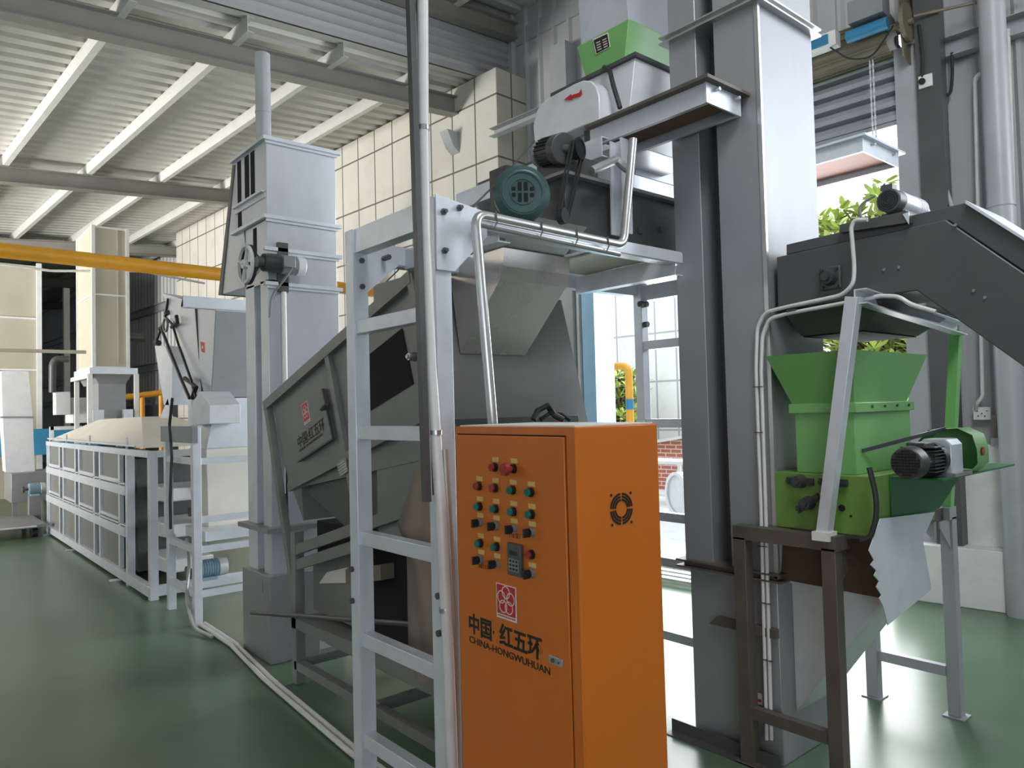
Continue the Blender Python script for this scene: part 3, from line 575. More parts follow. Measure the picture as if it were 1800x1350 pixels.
# silver chute
ch = thing('transfer_chute', 'bent silver sheet metal chute feeding down into the grey separator', 'chute', V(2.3, 2.7, 1.87))
x_ = 2.1; side = [PX(885, 435, x_), PX(789, 465, x_), PX(809, 621, x_), PX(879, 491, x_), PX(885, 467, x_)]
ww = PY(1001, 451, side[0].y).x - x_
MB().prism([side[0], side[1], side[2], side[3], side[4]], (ww, 0, 0)).build('chute_body', m_['polish'], ch, angle=5)
# ================================================================== drive motors over the trough
gm = thing('green_fan_motor', 'large round dark green motor with a slotted fan cover above the conveyor', 'motor', V(2.05, 2.4, 2.4))
ax = V(-.55, -.83, 0).normalized(); mc = PY(919, 337, 2.32)
MB().cyl(mc - ax * .02, mc - ax * .10, .122, .114, n=36).build('motor_housing', m_['bgreen'], gm, bevel=.01)
MB().cyl(mc, mc - ax * .03, .096, .126, n=36).build('fan_cover', m_['bgreen'], gm, bevel=.004)
mb = MB().ring(mc + ax * .001, ax, .09, .083, .004, n=36).ring(mc + ax * .001, ax, .056, .053, .003, n=30); mb.build('cover_ridges', m_['bgreen'], gm)
sv = V(-ax.y, ax.x, 0); mb = MB()
for i in range(-2, 2):
    for j in (0, 1):
        u0 = (i + .5) * .026; hh = (.044 ** 2 - u0 ** 2) ** .5 if abs(u0) < .044 else .01
        zz0 = .006 if j else -hh; zz1 = hh if j else -.006
        p = mc + ax * .002 + sv * u0
        mb.prism([p + sv * -.008 + V(0, 0, zz0), p + sv * .008 + V(0, 0, zz0), p + sv * .008 + V(0, 0, zz1), p + sv * -.008 + V(0, 0, zz1)], ax * .002)
mb.build('cover_slots', m_['void'], gm)
MB().cyl(mc - ax * .1, mc - ax * .2, .085, n=24).build('motor_barrel', m_['motor'], gm); MB().box(mc.x - .02, mc.x + .1, mc.y + .04, mc.y + .2, 2.37, mc.z - .06).build('motor_foot', m_['motor'], gm)
MB().box(2.13, 2.3, 2.5, 2.62, 2.44, 2.70).build('gear_frame', m_['motor'], gm)
m2 = thing('belt_drive_motor', 'grey finned motor driving a pair of black belts above the conveyor', 'motor', V(2.35, 2.5, 2.7))
p0 = PY(935, 262, 2.55); p1 = PY(1008, 252, 2.30); d = (p1 - p0); d.z = 0.0; d = V(.35, -.93, 0).normalized(); p0 = PY(948, 272, 2.62)
d = (PY(988, 262, 2.42) - p0).normalized()
MB().cyl(p0, p0 + d * .05, .06, .07, n=24).build('fan_cowl', m_['mid'], m2, bevel=.006)
mb = MB().cyl(p0 + d * .05, p0 + d * .17, .06, n=24)
for k in range(22):
    t = k * math.pi * 2 / 22; u = d.cross(V(0, 0, 1)).normalized(); vv = u.cross(d); e = u * math.cos(t) + vv * math.sin(t)
    mb.bar(p0 + d * .055 + e * .065, p0 + d * .165 + e * .065, .003, .014, up=e)
mb.build('finned_body', m_['motor'], m2)
MB().cyl(p0 + d * .17, p0 + d * .23, .073, n=24).build('end_bell', m_['dark'], m2, bevel=.005)
pc = p0 + d * .235; pc = PY(1015, 262, pc.y - .04); pl = PY(989, 380, 2.3)
bx = V(.28, -.96, 0).normalized()
MB().cyl(p0 + d * .22, pc, .02, n=12).build('drive_shaft', m_['dark'], m2)
MB().cyl(pc - bx * .015, pc + bx * .015, .048, n=28).ring(pc + bx * .015, bx, .051, .04, .003).build('drive_pulley', m_['black'], m2)
pl = V(pl.x, pl.y, pl.z); MB().cyl(pl - bx * .015, pl + bx * .015, .036, n=24).build('driven_pulley', m_['motor'], m2)
mb = MB(); dd = (pl - pc); u = dd.cross(bx).normalized()
for s, (ra, rb) in ((1, (.049, .037)), (-1, (.049, .037))):
    for off in (-.008, .008): mb.bar(pc + u * ra * s + bx * off, pl + u * rb * s + bx * off, .008, .006, up=u)
mb.build('drive_belts', m_['rubber'], m2)
MB().box(p0.x, p0.x + .2, p0.y - .2, p0.y + .02, 2.69, p0.z - .05).build('motor_base', m_['dark'], m2)
# post and beams under the service platform
us = thing('upper_support', 'silver steel posts and rails carrying the upper feeder', 'support frame', V(2.75, 2.4, 2.4))
MB().sweep(Ip(.075, .075, .008), PY(1093, 412, 2.34), PY(1090, 248, 2.34), up=(0, 1, 0)).build('i_post', m_['silver'], us)
MB().sweep(Cp(.05, .1, .006), (2.66, 2.4, 2.87), (2.66, 3.6, 2.87)).build('rail', m_['silver'], us)
MB().sweep(Cp(-.05, .08, .006), (2.7, 2.6, 2.83), (3.9, 2.6, 2.83)).build('rail', m_['silver'], us)
MB().sweep(Cp(-.05, .08, .006), (2.7, 2.75, 2.98), (3.9, 2.75, 2.98)).build('rail', m_['silver'], us)
MB().box(2.75, 3.6, 2.86, 3.5, 2.7, 2.98).build('dark_tray', m_['dark'], us)
tag(MB().tube([PY(1040, 300, 2.3), PY(1085, 280, 2.28), PY(1095, 293, 2.26), PY(1112, 303, 2.2)], .02, 10, .03).build('flexible_sleeve', m_['conduit']), 'bent grey sleeve strapped round the steel post below the service platform', 'sleeve')
# ================================================================== upper green feeder with white belt guard
uf = thing('upper_feeder', 'green feed hopper on a silver machine body beside the top of the elevator', 'feeder', V(3.3, 2.8, 3.1))
x_ = 3.1
pA, pB, pC, pD = PX(1014, 84, x_), PX(1105, 37, x_), PX(1078, 108, x_), PX(1032, 128, x_)
pC2 = V(x_, pB.y + .05, 3.53)
topz = pB.z
MB().loft([V(3.1, 2.57, 3.72), V(3.62, 2.57, 3.72), V(3.62, 2.97, 3.72), V(3.1, 2.97, 3.72)], [V(3.1, 2.62, 3.45), V(3.5, 2.62, 3.45), V(3.5, 2.9, 3.5), V(3.1, 2.9, 3.5)]).build('green_hopper', m_['green'], uf, bevel=.003)
MB().loft([V(3.0, 2.45, 3.46), V(3.6, 2.45, 3.46), V(3.6, 3.1, 3.46), V(3.0, 3.1, 3.46)], [V(3.0, 2.45, 3.44), V(3.6, 2.45, 3.44), V(3.6, 3.1, 3.44), V(3.0, 3.1, 3.44)]).build('body_flange', m_['dark'], uf)
MB().loft([V(3.02, 2.47, 3.44), V(3.58, 2.47, 3.44), V(3.58, 3.1, 3.44), V(3.02, 3.1, 3.44)], [V(2.96, 2.5, 2.98), V(3.58, 2.5, 2.98), V(3.58, 3.1, 2.98), V(2.96, 3.1, 2.98)]).build('machine_body', m_['guard'], uf, bevel=.003)
mb = MB().box(0, 0, 0, 0, 0, 0); mb = MB()
o = PX(1044, 71, 3.095); mb.prism([PX(1042, 69, 3.098), PX(1069, 57, 3.098), PX(1073, 83, 3.098), PX(1048, 96, 3.098)], (-.003, 0, 0)); pn = mb.build('name_plate', m_['hood'], uf)
mb = MB().prism([PX(1043.5, 71, 3.095), PX(1067.5, 59.5, 3.095), PX(1071.5, 82, 3.095), PX(1049, 94, 3.095)], (-.0015, 0, 0)); mb.build('plate_black_field', m_['black'], pn)
mb = MB()
for r in range(4):
    for k in range(2): x0 = 1048 + 11 * k + r * .8; y0 = 75 + r * 4.2 - 5.0 * k; mb.prism([PX(x0, y0, 3.093), PX(x0 + 7, y0 - 3.2, 3.093), PX(x0 + 7, y0 - 1.6, 3.093), PX(x0, y0 + 1.8, 3.093)], (-.0008, 0, 0))
mb.build('plate_print', m_['hood'], pn)
# white upper chute above the hopper
MB().loft([PY(1105, 38, 2.62) + V(0, .0, -.0), V(3.6, 2.6, 3.70), V(3.6, 2.95, 3.72), V(3.12, 2.95, 3.72)], [V(3.2, 2.7, 4.3), V(3.6, 2.7, 4.3), V(3.6, 3.05, 4.3), V(3.2, 3.05, 4.3)]).build('inlet_duct', m_['galv'], uf)
tag(MB().tube([PX(1062, 118, 3.0), PX(1072, 125, 2.97), PX(1078, 150, 2.93), PX(1090, 190, 2.93)], .013, 8).build('feeder_cable', m_['rubber']), 'thick black cable drooping beside the white belt guard', 'cable')
bgd = thing('belt_guard', 'pale rounded belt guard with a red arrow pointing left', 'belt guard', V(2.9, 2.8, 2.95))
gx = 2.86
gp = [(938, 236), (940, 262)]
gp = [PX(x, y, gx) for x, y in ((940, 258), (937, 222), (942, 198), (950, 183), (964, 172), (1010, 147), (1025, 141), (1038, 142), (1048, 152), (1053, 170), (1054, 213), (1030, 219), (1000, 232), (965, 246))]
MB().prism(gp, (.1, 0, 0)).build('guard_shell', m_['guard'], bgd, bevel=.006)
ar = [PX(x, y, gx - .004) for x, y in ((991, 176), (1004, 165), (1004, 168), (1018, 163), (1022, 156), (1023, 166), (1019, 170), (1006, 173), (1006, 176))]
mb = MB().prism(ar, (-.0015, 0, 0)).build('red_arrow', m_['red'], bgd)
MB().box(2.92, 3.0, 2.7, 2.76, 2.96, 3.2).build('mounting_strap', m_['dark'], bgd)
# ================================================================== right: inclined conveyor
ic = thing('inclined_conveyor', 'dark grey conveyor housing that bends down toward the right edge', 'conveyor', V(3.2, 1.2, 1.7))
cx = 3.06
P_ = [PX(1365, 452, cx), PX(1662, 386, cx), PX(1900, 548, cx), PX(1900, 716, cx), PX(1612, 521, cx), PX(1367, 546, cx)]
P_[4] = V(cx, P_[4].y, 2.02)
MB().prism(P_, (.42, 0, 0)).build('side_casing', m_['dark'], ic, bevel=.004)
Q_ = [PX(1378, 447, cx), PX(1378, 429, cx), PX(1697, 354, cx), PX(1900, 482, cx), PX(1900, 545, cx), PX(1664, 386, cx)]
MB().prism([p + V(.02, 0, 0) for p in Q_], (.38, 0, 0)).build('top_cover', m_['dark'], ic, bevel=.003)
MB().prism([PX(1697, 352, cx), PX(1900, 480, cx), PX(1900, 486, cx), PX(1697, 358, cx)], (.42, 0, 0)).build('cover_edge', m_['silver'], ic)
MB().prism([PX(1480, 410, cx) - V(.02, 0, 0), PX(1480, 396, cx) - V(.02, 0, 0), PX(1598, 372, cx) - V(.02, 0, 0), PX(1602, 375, cx) - V(.02, 0, 0), PX(1602, 392, cx) - V(.02, 0, 0)], (.45, 0, 0)).build('motor_seat', m_['dark'], ic)
MB().prism([PX(1591, 378, cx) - V(.024, 0, 0), PX(1602, 374, cx) - V(.024, 0, 0), PX(1602, 396, cx) - V(.024, 0, 0)], (.004, 0, 0)).build('seat_gusset', m_['silver'], ic)
bc = PX(1461, 489, cx)
MB().box(cx - .012, cx, bc.y - .045, bc.y + .045, bc.z - .05, bc.z + .05).build('bearing_plate', m_['dark'], ic, bevel=.008)
mb = MB().cyl((cx - .012, bc.y, bc.z), (cx - .045, bc.y, bc.z), .034, .028, n=24).cyl((cx - .045, bc.y, bc.z), (cx - .06, bc.y, bc.z), .016, n=16)
for a in (-1, 1):
    for b in (-1, 1): mb.cyl((cx - .012, bc.y + a * .032, bc.z + b * .036), (cx - .022, bc.y + a * .032, bc.z + b * .036), .007, n=6)
mb.build('flange_bearing', m_['motor'], ic)
mb = MB(); [mb.cyl(PX(x, y, cx), PX(x, y, cx) - V(.006, 0, 0), .006, n=8) for x, y in ((1555, 474), (1581, 470), (1712, 511), (1732, 523), (1680, 396))]; mb.build('bolt_heads', m_['mid'], ic)
# discharge spout over the hopper
MB().loft([V(3.1, 1.73, 2.01), V(3.9, 1.73, 2.01), V(3.9, 1.28, 2.01), V(3.1, 1.28, 2.01)], [V(3.2, 1.70, 1.9), V(3.78, 1.70, 1.9), V(3.78, 1.42, 1.9), V(3.2, 1.42, 1.9)]).build('discharge_spout', m_['dark'], ic)
MB().box(3.205, 3.775, 1.425, 1.695, 1.894, 1.899).build('spout_mouth_shade', m_['void'], ic)  # black sheet painted in for the dark inside of the spout
mt = thing('conveyor_motor', 'pale grey electric motor with a black grilled end on top of the inclined conveyor', 'motor', V(3.5, 1.5, 2.38))
a0 = PX(1561, 352, 3.3); ax = (PX(1640, 366, 3.62) - a0); ax = V(.95, -.02, -.02).normalized(); rr_ = .054
k_ = (a0 - V(0, 0, CZ)).length
MB().cyl(a0, a0 + ax * .06, rr_ * .95, rr_, n=30).build('fan_cowl', m_['dark'], mt, bevel=.004)
mb = MB()
for r in (.012, .022, .032, .042): mb.ring(a0 - ax * .001, -ax, r, r - .005, .002, n=22)
mb.build('fan_grille', m_['black'], mt)
MB().cyl(a0 + ax * .06, a0 + ax * .2, rr_ * 1.02, n=30).build('motor_body', m_['silver'], mt)
mb = MB(); [mb.ring(a0 + ax * (.2 + .018 * k), ax, rr_ * 1.05, rr_ * .7, .008, n=26) for k in range(5)]; mb.build('cooling_fins', m_['silver'], mt)
MB().cyl(a0 + ax * .28, a0 + ax * .36, rr_ * .95, rr_ * .6, n=26).build('gear_neck', m_['silver'], mt, bevel=.004)
MB().box(a0.x - .0, a0.x + .05, a0.y - .02, a0.y + .03, a0.z + .045, a0.z + .07).build('terminal_box', m_['dark'], mt)
MB().box(a0.x + .05, a0.x + .3, a0.y - .05, a0.y + .05, a0.z - .09, a0.z - .045).build('motor_foot', m_['dark'], mt)
tag(MB().tube([a0 + V(-.01, .05, .03), a0 + V(-.02, .12, 0), a0 + V(0, .11, -.08)], .006, 6, .05).build('motor_lead', m_['mid']), 'thin looping wire left of the pale conveyor motor', 'wire')
# conduits along the elevator leg and conveyor
cp = thing('conduit_pair', 'pair of beige conduits climbing the elevator and bending along the conveyor', 'conduit', V(2.99, 1.8, .1))
cxx = 2.985
def cpts(l): return [PX(x, y, cxx) for x, y in l]
MB().tube(cpts([(1348, 1300), (1338, 900), (1329, 650), (1331, 575), (1345, 549), (1380, 540), (1480, 519), (1500, 500), (1502, 470), (1496, 400), (1502, 387), (1525, 386)]), .0085, 10, .03).build('conduit', m_['pvc'], cp)
MB().tube(cpts([(1356, 1300), (1346, 900), (1338, 650), (1340, 590), (1352, 560), (1385, 551), (1530, 524), (1545, 520), (1580, 521), (1600, 535), (1645, 548)]), .0085, 10, .03).build('conduit', m_['pvc'], cp)
mb = MB()
for x, y in ((1333, 680), (1334, 760), (1341, 960), (1347, 1060), (1350, 1160), (1392, 545)): p = PX(x, y, cxx); mb.box(p.x - .012, p.x + .0, p.y - .025, p.y + .02, p.z - .002, p.z + .002)
mb.build('wire_ties', m_['dark'], cp)
# ================================================================== stand with the green crusher
st = thing('crusher_stand', 'brown and grey steel stand carrying the green crusher', 'stand', V(3.5, 1.65, 0))
LG = [(2.95, 1.885, 'brown'), (2.95, 1.475, 'brown'), (4.08, 1.83, 'column'), (4.11, 1.44, 'column')]
for x, y, mm in LG: 
    l = MB().box(x - .03, x + .03, y - .03, y + .03, 0.006, 1.0).build('leg', m_[mm], st, bevel=.002)
    MB().box(x - .05, x + .05, y - .05, y + .05, 0, .006).build('foot_plate', m_[mm], l)
MB().box(2.92, 2.98, 1.44, 1.915, .99, 1.05).build('top_rail', m_['brown'], st); MB().box(4.05, 4.14, 1.41, 1.86, .99, 1.05).build('top_rail', m_['column'], st)
MB().box(2.98, 4.05, 1.44, 1.5, .99, 1.05).build('top_rail', m_['brown'], st); MB().box(2.98, 4.05, 1.68, 1.74, .99, 1.05).build('top_rail', m_['brown'], st)
MB().box(2.93, 2.97, 1.5, 1.86, .2, .25).build('brace', m_['brown'], st); MB().box(4.07, 4.11, 1.47, 1.8, .2, .25).build('brace', m_['column'], st)
for (x, y, s, mm) in ((2.98, 1.475, 1, 'dark'), (4.08, 1.44, -1, 'column')): MB().prism([(x, y - .02, .99), (x + s * .13, y - .02, .99), (x + s * .13, y - .02, .96), (x, y - .02, .84)], (0, .006, 0)).build('gusset', m_[mm], st)
MB().prism([(4.09, 1.5, .99), (4.09, 1.6, .99), (4.09, 1.5, .86)], (.006, 0, 0)).build('gusset', m_['column'], st)
gf = thing('gantry_frame', 'slanting silver square-tube frame reaching from the stand up under the conveyor', 'frame', V(3.5, 1.5, 1.05))
g0, g1 = PX(1449, 938, 2.94), PX(1501, 522, 2.9)
MB().bar(g0, g1, .05, .05, up=(1, 0, 0)).build('slanting_post', m_['silver'], gf, bevel=.002)
g2 = PX(1681, 580, 4.1); g3 = V(4.11, 1.44, 1.05)
MB().sweep(Cp(.05, .06, .005), g1 + V(.0, 0, -.0), g2).build('cross_rail', m_['silver'], gf)
MB().bar(g2 + V(0, 0, -.0), g3, .05, .045, up=(0, 1, 0)).build('rear_post', m_['green'], gf, 'green rear post')
MB().box(g0.x - .036, g0.x + .036, g0.y - .036, g0.y + .036, 1.03, 1.066).build('post_shoe', m_['white'], gf)
cr = thing('crusher', 'green crusher with a flared feed hopper and a bolted gear motor', 'crusher', V(3.5, 1.65, 1.05))
bx0, bx1 = 3.0, 3.62
MB().box(bx0, bx1, 1.32, 1.745, 1.052, 1.293).build('crusher_base', m_['olive'], cr, bevel=.003)
MB().box(bx0 + .03, bx1 - .035, 1.395, 1.655, 1.293, 1.562).build('crusher_body', m_['green'], cr, bevel=.003)
MB().box(bx0 + .015, bx1 - .02, 1.38, 1.675, 1.548, 1.59).build('collar', m_['green'], cr, bevel=.003)
def flare(z0, z1, a, b, t):
    (x0, x1, y0, y1), (X0, X1, Y0, Y1) = a, b
    lo = [V(x0, y0, z0), V(x1, y0, z0), V(x1, y1, z0), V(x0, y1, z0)]; hi = [V(X0, Y0, z1), V(X1, Y0, z1), V(X1, Y1, z1), V(X0, Y1, z1)]
    li = [V(x0 + t, y0 + t, z0), V(x1 - t, y0 + t, z0), V(x1 - t, y1 - t, z0), V(x0 + t, y1 - t, z0)]; hi2 = [V(X0 + t, Y0 + t, z1), V(X1 - t, Y0 + t, z1), V(X1 - t, Y1 - t, z1), V(X0 + t, Y1 - t, z1)]
    mb = MB(); vs_ = lo + hi + hi2 + li; f = []
    for i in range(4): j = (i + 1) % 4; f += [(i, j, j + 4, i + 4), (i + 4, j + 4, j + 8, i + 8), (i + 8, j + 8, j + 12, i + 12)]
    return mb.add(vs_, f)
flare(1.59, 1.803, (bx0 + .03, 3.555, 1.395, 1.665), (2.955, 3.70, 1.353, 1.74), .004).build('flared_hopper', m_['green'], cr)
mb = MB()
for k in range(4): mb.cyl((3.16 + k * .125, 1.38, 1.572), (3.16 + k * .125, 1.374, 1.572), .006, n=8)
mb.build('collar_bolts', m_['dark'], cr)
def bearing(px, py, ang, r=.03):
    c = PX(px, py, bx0); mb = MB().cyl(c, c - V(.045, 0, 0), r, r * .8, n=22).cyl(c - V(.045, 0, 0), c - V(.055, 0, 0), r * .45, n=14)
    e = V(0, math.cos(ang), math.sin(ang)); mb.bar(c - e * r * 2 - V(.006, 0, 0), c + e * r * 2 - V(.006, 0, 0), .03, .012, up=(1, 0, 0))
    for s in (-1, 1): q = c + e * s * r * 1.75; mb.cyl(q, q - V(.02, 0, 0), .009, n=6)
    mb.build('shaft_bearing', m_['motor'], cr)
bearing(1408, 846, 0); bearing(1466, 848, 0); bearing(1422, 884, -.6)
mb = MB(); c = PX(1480, 893, bx0); mb.cyl(c, c - V(.004, 0, 0), .014, n=18); c = PX(1496, 907, bx0); mb.cyl(c, c - V(.004, 0, 0), .005, n=10); mb.build('access_holes', m_['void'], cr)
# motor bracket wedge, gear motor and guard on the front (viewer right) face
MB().prism([(3.15, 1.319, 1.275), (4.0, 1.319, 1.275), (4.0, 1.319, 1.258), (3.66, 1.319, 1.10), (3.15, 1.319, 1.085)], (0, -.006, 0)).box(3.15, 4.03, 1.115, 1.319, 1.275, 1.282).build('motor_bracket', m_['dgreen'], cr)
MB().prism([(3.66, 1.314, 1.274), (4.0, 1.314, 1.274), (3.78, 1.314, 1.15)], (0, .2, 0)).build('bracket_rib', m_['dgreen'], cr)
gmz, gy = 1.352, 1.19
o_ = MB().cyl((3.0, gy, gmz), (3.06, gy, gmz), .059, .066, n=28).build('gear_motor', m_['motor'], cr, bevel=.004)
mb = MB()
for i in range(-4, 5):
    for j in range(-4, 5):
        if i * i + j * j < 20: mb.box(2.996, 3.001, gy + i * .0115 - .0037, gy + i * .0115 + .0037, gmz + j * .0115 - .0037, gmz + j * .0115 + .0037)
mb.build('fan_grille', m_['void'], o_)
mb = MB().cyl((3.06, gy, gmz), (3.216, gy, gmz), .055, n=8)
for k in range(-3, 5): mb.box(3.11, 3.216, gy - .064, gy + .064, gmz + k * .0135 - .002, gmz + k * .0135 + .002)
mb.build('finned_barrel', m_['motor'], o_)
MB().box(3.08, 3.18, gy - .04, gy + .03, gmz + .052, gmz + .074).build('terminal_box', m_['motor'], o_, bevel=.004)
MB().cyl((3.216, gy, gmz), (3.254, gy, gmz), .07, n=26).build('adapter_flange', m_['black'], o_)
MB().prism([(3.28, gy - .066, gmz - .06), (3.28, gy + .066, gmz - .06), (3.28, gy + .066, gmz + .057), (3.28, gy + .038, gmz + .08), (3.28, gy - .047, gmz + .08), (3.28, gy - .066, gmz + .057)], (.123, 0, 0)).build('gearbox', m_['silver'], o_, bevel=.005)
MB().box(3.254, 3.443, gy - .085, gy + .085, 1.282, 1.296).build('gearbox_foot', m_['mid'], o_)
mb = MB(); outer = [(gy + .13, 1.30), (gy + .13, 1.41), (gy + .085, gmz + .11), (gy - .03, gmz + .118), (gy - .085, gmz + .09), (gy - .1, gmz + .03), (gy - .1, gmz - .03), (gy - .066, gmz - .066)]
mb.add([(x, y, z) for y, z in outer for x in (3.46, 3.595)], [(2 * i, 2 * i + 1, 2 * i + 3, 2 * i + 2) for i in range(len(outer) - 1)])
mb.prism([(3.595, y, z) for y, z in outer], (.006, 0, 0)); mb.build('drive_guard', m_['green'], cr, angle=50)
MB().cyl((3.52, gy - .1, 1.372), (3.52, gy - .106, 1.372), .018, n=18).build('guard_window', m_['redbtn'], cr)
MB().bar((3.08, 1.39, 1.39), (3.47, gy + .02, gmz + .115), .006, .016).build('guard_stay', m_['dark'], cr)
tag(MB().tube([PX(1528, 822, 2.95), PX(1540, 870, 2.94), PX(1541, 910, 2.93), PX(1530, 945, 2.92), PX(1512, 950, 2.91)], .011, 8, .04).build('crusher_cable', m_['rubber']), 'thick black cable hanging down beside the bearings of the green crusher', 'cable')
# discharge skirt under the crusher
sk = thing('discharge_skirt', 'rusty sheet skirt with a torn silver side below the green crusher', 'chute skirt', V(3.4, 1.6, .75))
MB().prism([PX(1376, 945, 3.04), PX(1530, 948, 3.04), PX(1552, 1052, 3.04), PX(1373, 1018, 3.04)], (.004, 0, 0)).build('rusty_side_sheet', m_['rust'], sk)
mb = MB(); jag = [(1528, 968), (1537, 985), (1531, 993), (1541, 1003), (1537, 1012), (1546, 1022), (1541, 1032), (1550, 1046), (1546, 1052), (1553, 1066), (1561, 1099)]
poly = [PY(x, y, 1.29) for x, y in [(1548, 912), (1644, 900), (1622, 948), (1638, 1036), (1580, 1083)] + list(reversed(jag))]
mb.prism(poly, (0, .004, 0)).build('silver_flap', m_['silver'], sk)
# ================================================================== grain separator in the middle
se = thing('grain_separator', 'large grey grain cleaning separator with a tilted screen housing', 'separator', V(2.3, 3.6, 0))
sx = 1.86; SW = .98
T0, T1 = V(sx, 4.65, 1.69), V(sx, 2.92, 2.25)
def s2(y, z, dx=0): return V(sx + dx, y, z)
# recessed side plate
MB().prism([s2(4.6, 1.66, .035), s2(2.93, 2.2, .035), s2(2.72, 1.4, .035), s2(4.29, 1.15, .035)], (SW, 0, 0)).build('screen_housing', m_['grey'], se)
SB = [0]
def sbar(a, b, w_=.05, t_=.04, m='grey', nm='frame_rail'):
    SB[0] += 1; off = .02 + .0012 * SB[0]
    return MB().bar(s2(*a, off), s2(*b, off), t_, w_, up=(0, 0, 1) if abs(a[1] - b[1]) < abs(a[0] - b[0]) else (0, 1, 0)).build(nm, m_[m], se)
sbar((4.66, 1.66), (2.9, 2.23), .06); sbar((4.64, 1.68), (4.25, .50), .045); sbar((2.91, 2.24), (2.7, 1.5), .05)
sbar((4.31, 1.16), (2.75, 1.60), .05); sbar((3.78, 1.94), (3.42, .93), .045)
sbar((4.24, .79), (2.72, 1.21), .06); sbar((4.24, .70), (2.72, 1.12), .06)
MB().prism([s2(3.33, 1.9, .03), s2(3.02, 2.0, .03), s2(2.93, 1.73, .03), s2(3.34, 1.61, .03)], (.004, 0, 0)).build('dark_opening', m_['void'], se)
d_ = MB().prism([s2(4.36, 1.52, .0), s2(4.36, 1.52, .0), s2(4.30, 1.62, .0), s2(3.90, 1.76, .0), s2(3.72, 1.47, .0), s2(4.17, 1.325, .0)], (0, 0, 0))
dp = [PX(x, y, sx) for x, y in ((480, 735), (557, 680), (574, 772), (513, 812))]
dp = [V(sx, 4.26, 1.56), V(sx, 3.83, 1.74), V(sx, 3.715, 1.465), V(sx, 4.17, 1.32)]
dr_ = MB().prism([p + V(.018, 0, 0) for p in dp], (.016, 0, 0)).build('inspection_door', m_['grey'], se, bevel=.002)
MB().bar(s2(3.83, 1.74, .012), s2(3.715, 1.465, .012), .01, .014, up=(1, 0, 0)).build('door_strip', m_['dark'], dr_); MB().bar(s2(3.715, 1.465, .012), s2(4.17, 1.32, .012), .01, .01, up=(1, 0, 0)).build('door_strip', m_['dark'], dr_)
k = s2(3.78, 1.635, .018); MB().cyl(k, k - V(.03, 0, 0), .016, n=14).cyl(k - V(.03, 0, 0) + V(0, .02, -.01), k - V(.03, 0, 0) + V(0, -.045, .02), .012, n=10).build('door_knob', m_['dark'], dr_)
ux = V(0, -1, .32).normalized(); uy = V(0, .22, 1).normalized()
ux = V(0, -.97, .33).normalized(); uy = V(0, .32, .95).normalized()
emblem(dr_, s2(4.085, 1.535, .018), ux, uy, V(-1, 0, 0), .085, .125)
text('中国:红五环', 'chinese_lettering', m_['ink'], dr_, s2(4.175, 1.40, .017), ux, uy, .078, .001, .0005, .93)
text('CHINA HONGWUHUAN', 'roman_lettering', m_['ink'], dr_, s2(4.16, 1.375, .017), ux, uy, .022, 0, .0005, 1.35)
MB().prism([s2(3.655, 1.335, .0), s2(3.55, 1.37, .0), s2(3.525, 1.295, .0), s2(3.62, 1.26, .0)], (-.002, 0, 0)).build('data_plate', m_['mid'], se)
mb = MB()
for k in range(5): mb.bar(s2(3.645 - .008 * k, 1.32 - .013 * k, -.003), s2(3.56 - .008 * k, 1.35 - .013 * k, -.003), .001, .004, up=(0, 0, 1))
mb.build('data_plate_print', m_['hood'], se)
k = s2(2.905, 1.855, .03); MB().cyl(k, k - V(.04, 0, 0), .022, .017, n=18).cyl(k - V(.04, 0, 0), k - V(.05, 0, 0), .01, n=12).build('clamp_knob', m_['stainless'], se)
# upper dark hump behind the end + lower grain hopper
MB().prism([s2(4.2, 1.15, .06), s2(2.75, 1.56, .06), s2(2.7, 1.2, .06), s2(3.65, .97, .06)], (SW - .1, 0, 0)).build('collecting_hopper', m_['dark'], se, bevel=.003)
# feed box towards the viewer: tapered front housing
MB().loft([V(1.9, 2.91, 2.25), V(2.52, 2.91, 2.25), V(2.52, 3.3, 2.25), V(1.9, 3.3, 2.25)], [V(1.9, 2.86, 1.0), V(2.97, 2.86, 1.0), V(2.97, 3.3, 1.0), V(1.9, 3.3, 1.0)]).build('feed_housing', m_['grey'], se, bevel=.003)
MB().box(1.95, 2.72, 2.868, 2.885, 1.64, 1.645).build('panel_seam', m_['dark'], se)
lp = [PY(942, 649, 2.878), PY(971, 652, 2.878), PY(975, 679, 2.876), PY(950, 678, 2.876)]; MB().prism(lp, (0, -.002, 0)).build('maker_plate', m_['mid'], se)
mb = MB(); [mb.prism([PY(952 + r, 660 + 5 * r, 2.873), PY(968 + r, 661 + 5 * r, 2.873), PY(968 + r, 663 + 5 * r, 2.873), PY(952 + r, 662 + 5 * r, 2.873)], (0, -.001, 0)) for r in range(3)]; mb.build('maker_plate_print', m_['hood'], se)
# lower chamber, tray and stand
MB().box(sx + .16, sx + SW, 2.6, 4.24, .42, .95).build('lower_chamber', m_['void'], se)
MB().prism([s2(4.22, .74, .12), s2(4.22, .42, .12), s2(3.7, .42, .12), s2(3.7, .9, .12)], (.03, 0, 0)).build('chamber_end_plate', m_['grey'], se)
MB().prism([s2(4.28, .39), s2(2.5, .43), s2(2.5, .36), s2(4.28, .33)], (SW, 0, 0)).build('bottom_tray', m_['grey'], se)
MB().prism([s2(4.2, .33, .05), s2(2.5, .36, .05), s2(2.6, .3, .05), s2(3.9, .3, .05)], (SW - .1, 0, 0)).build('tray_underside', m_['grey'], se)
for (x, y) in ((sx + .03, 4.24), (sx + SW - .05, 4.24), (sx + .03, 2.6), (sx + SW - .05, 2.6)):
    MB().box(x - .03, x + .03, y - .03, y + .03, 0, .9 if y > 3 else 1.2).build('leg', m_['grey'], se, bevel=.002)
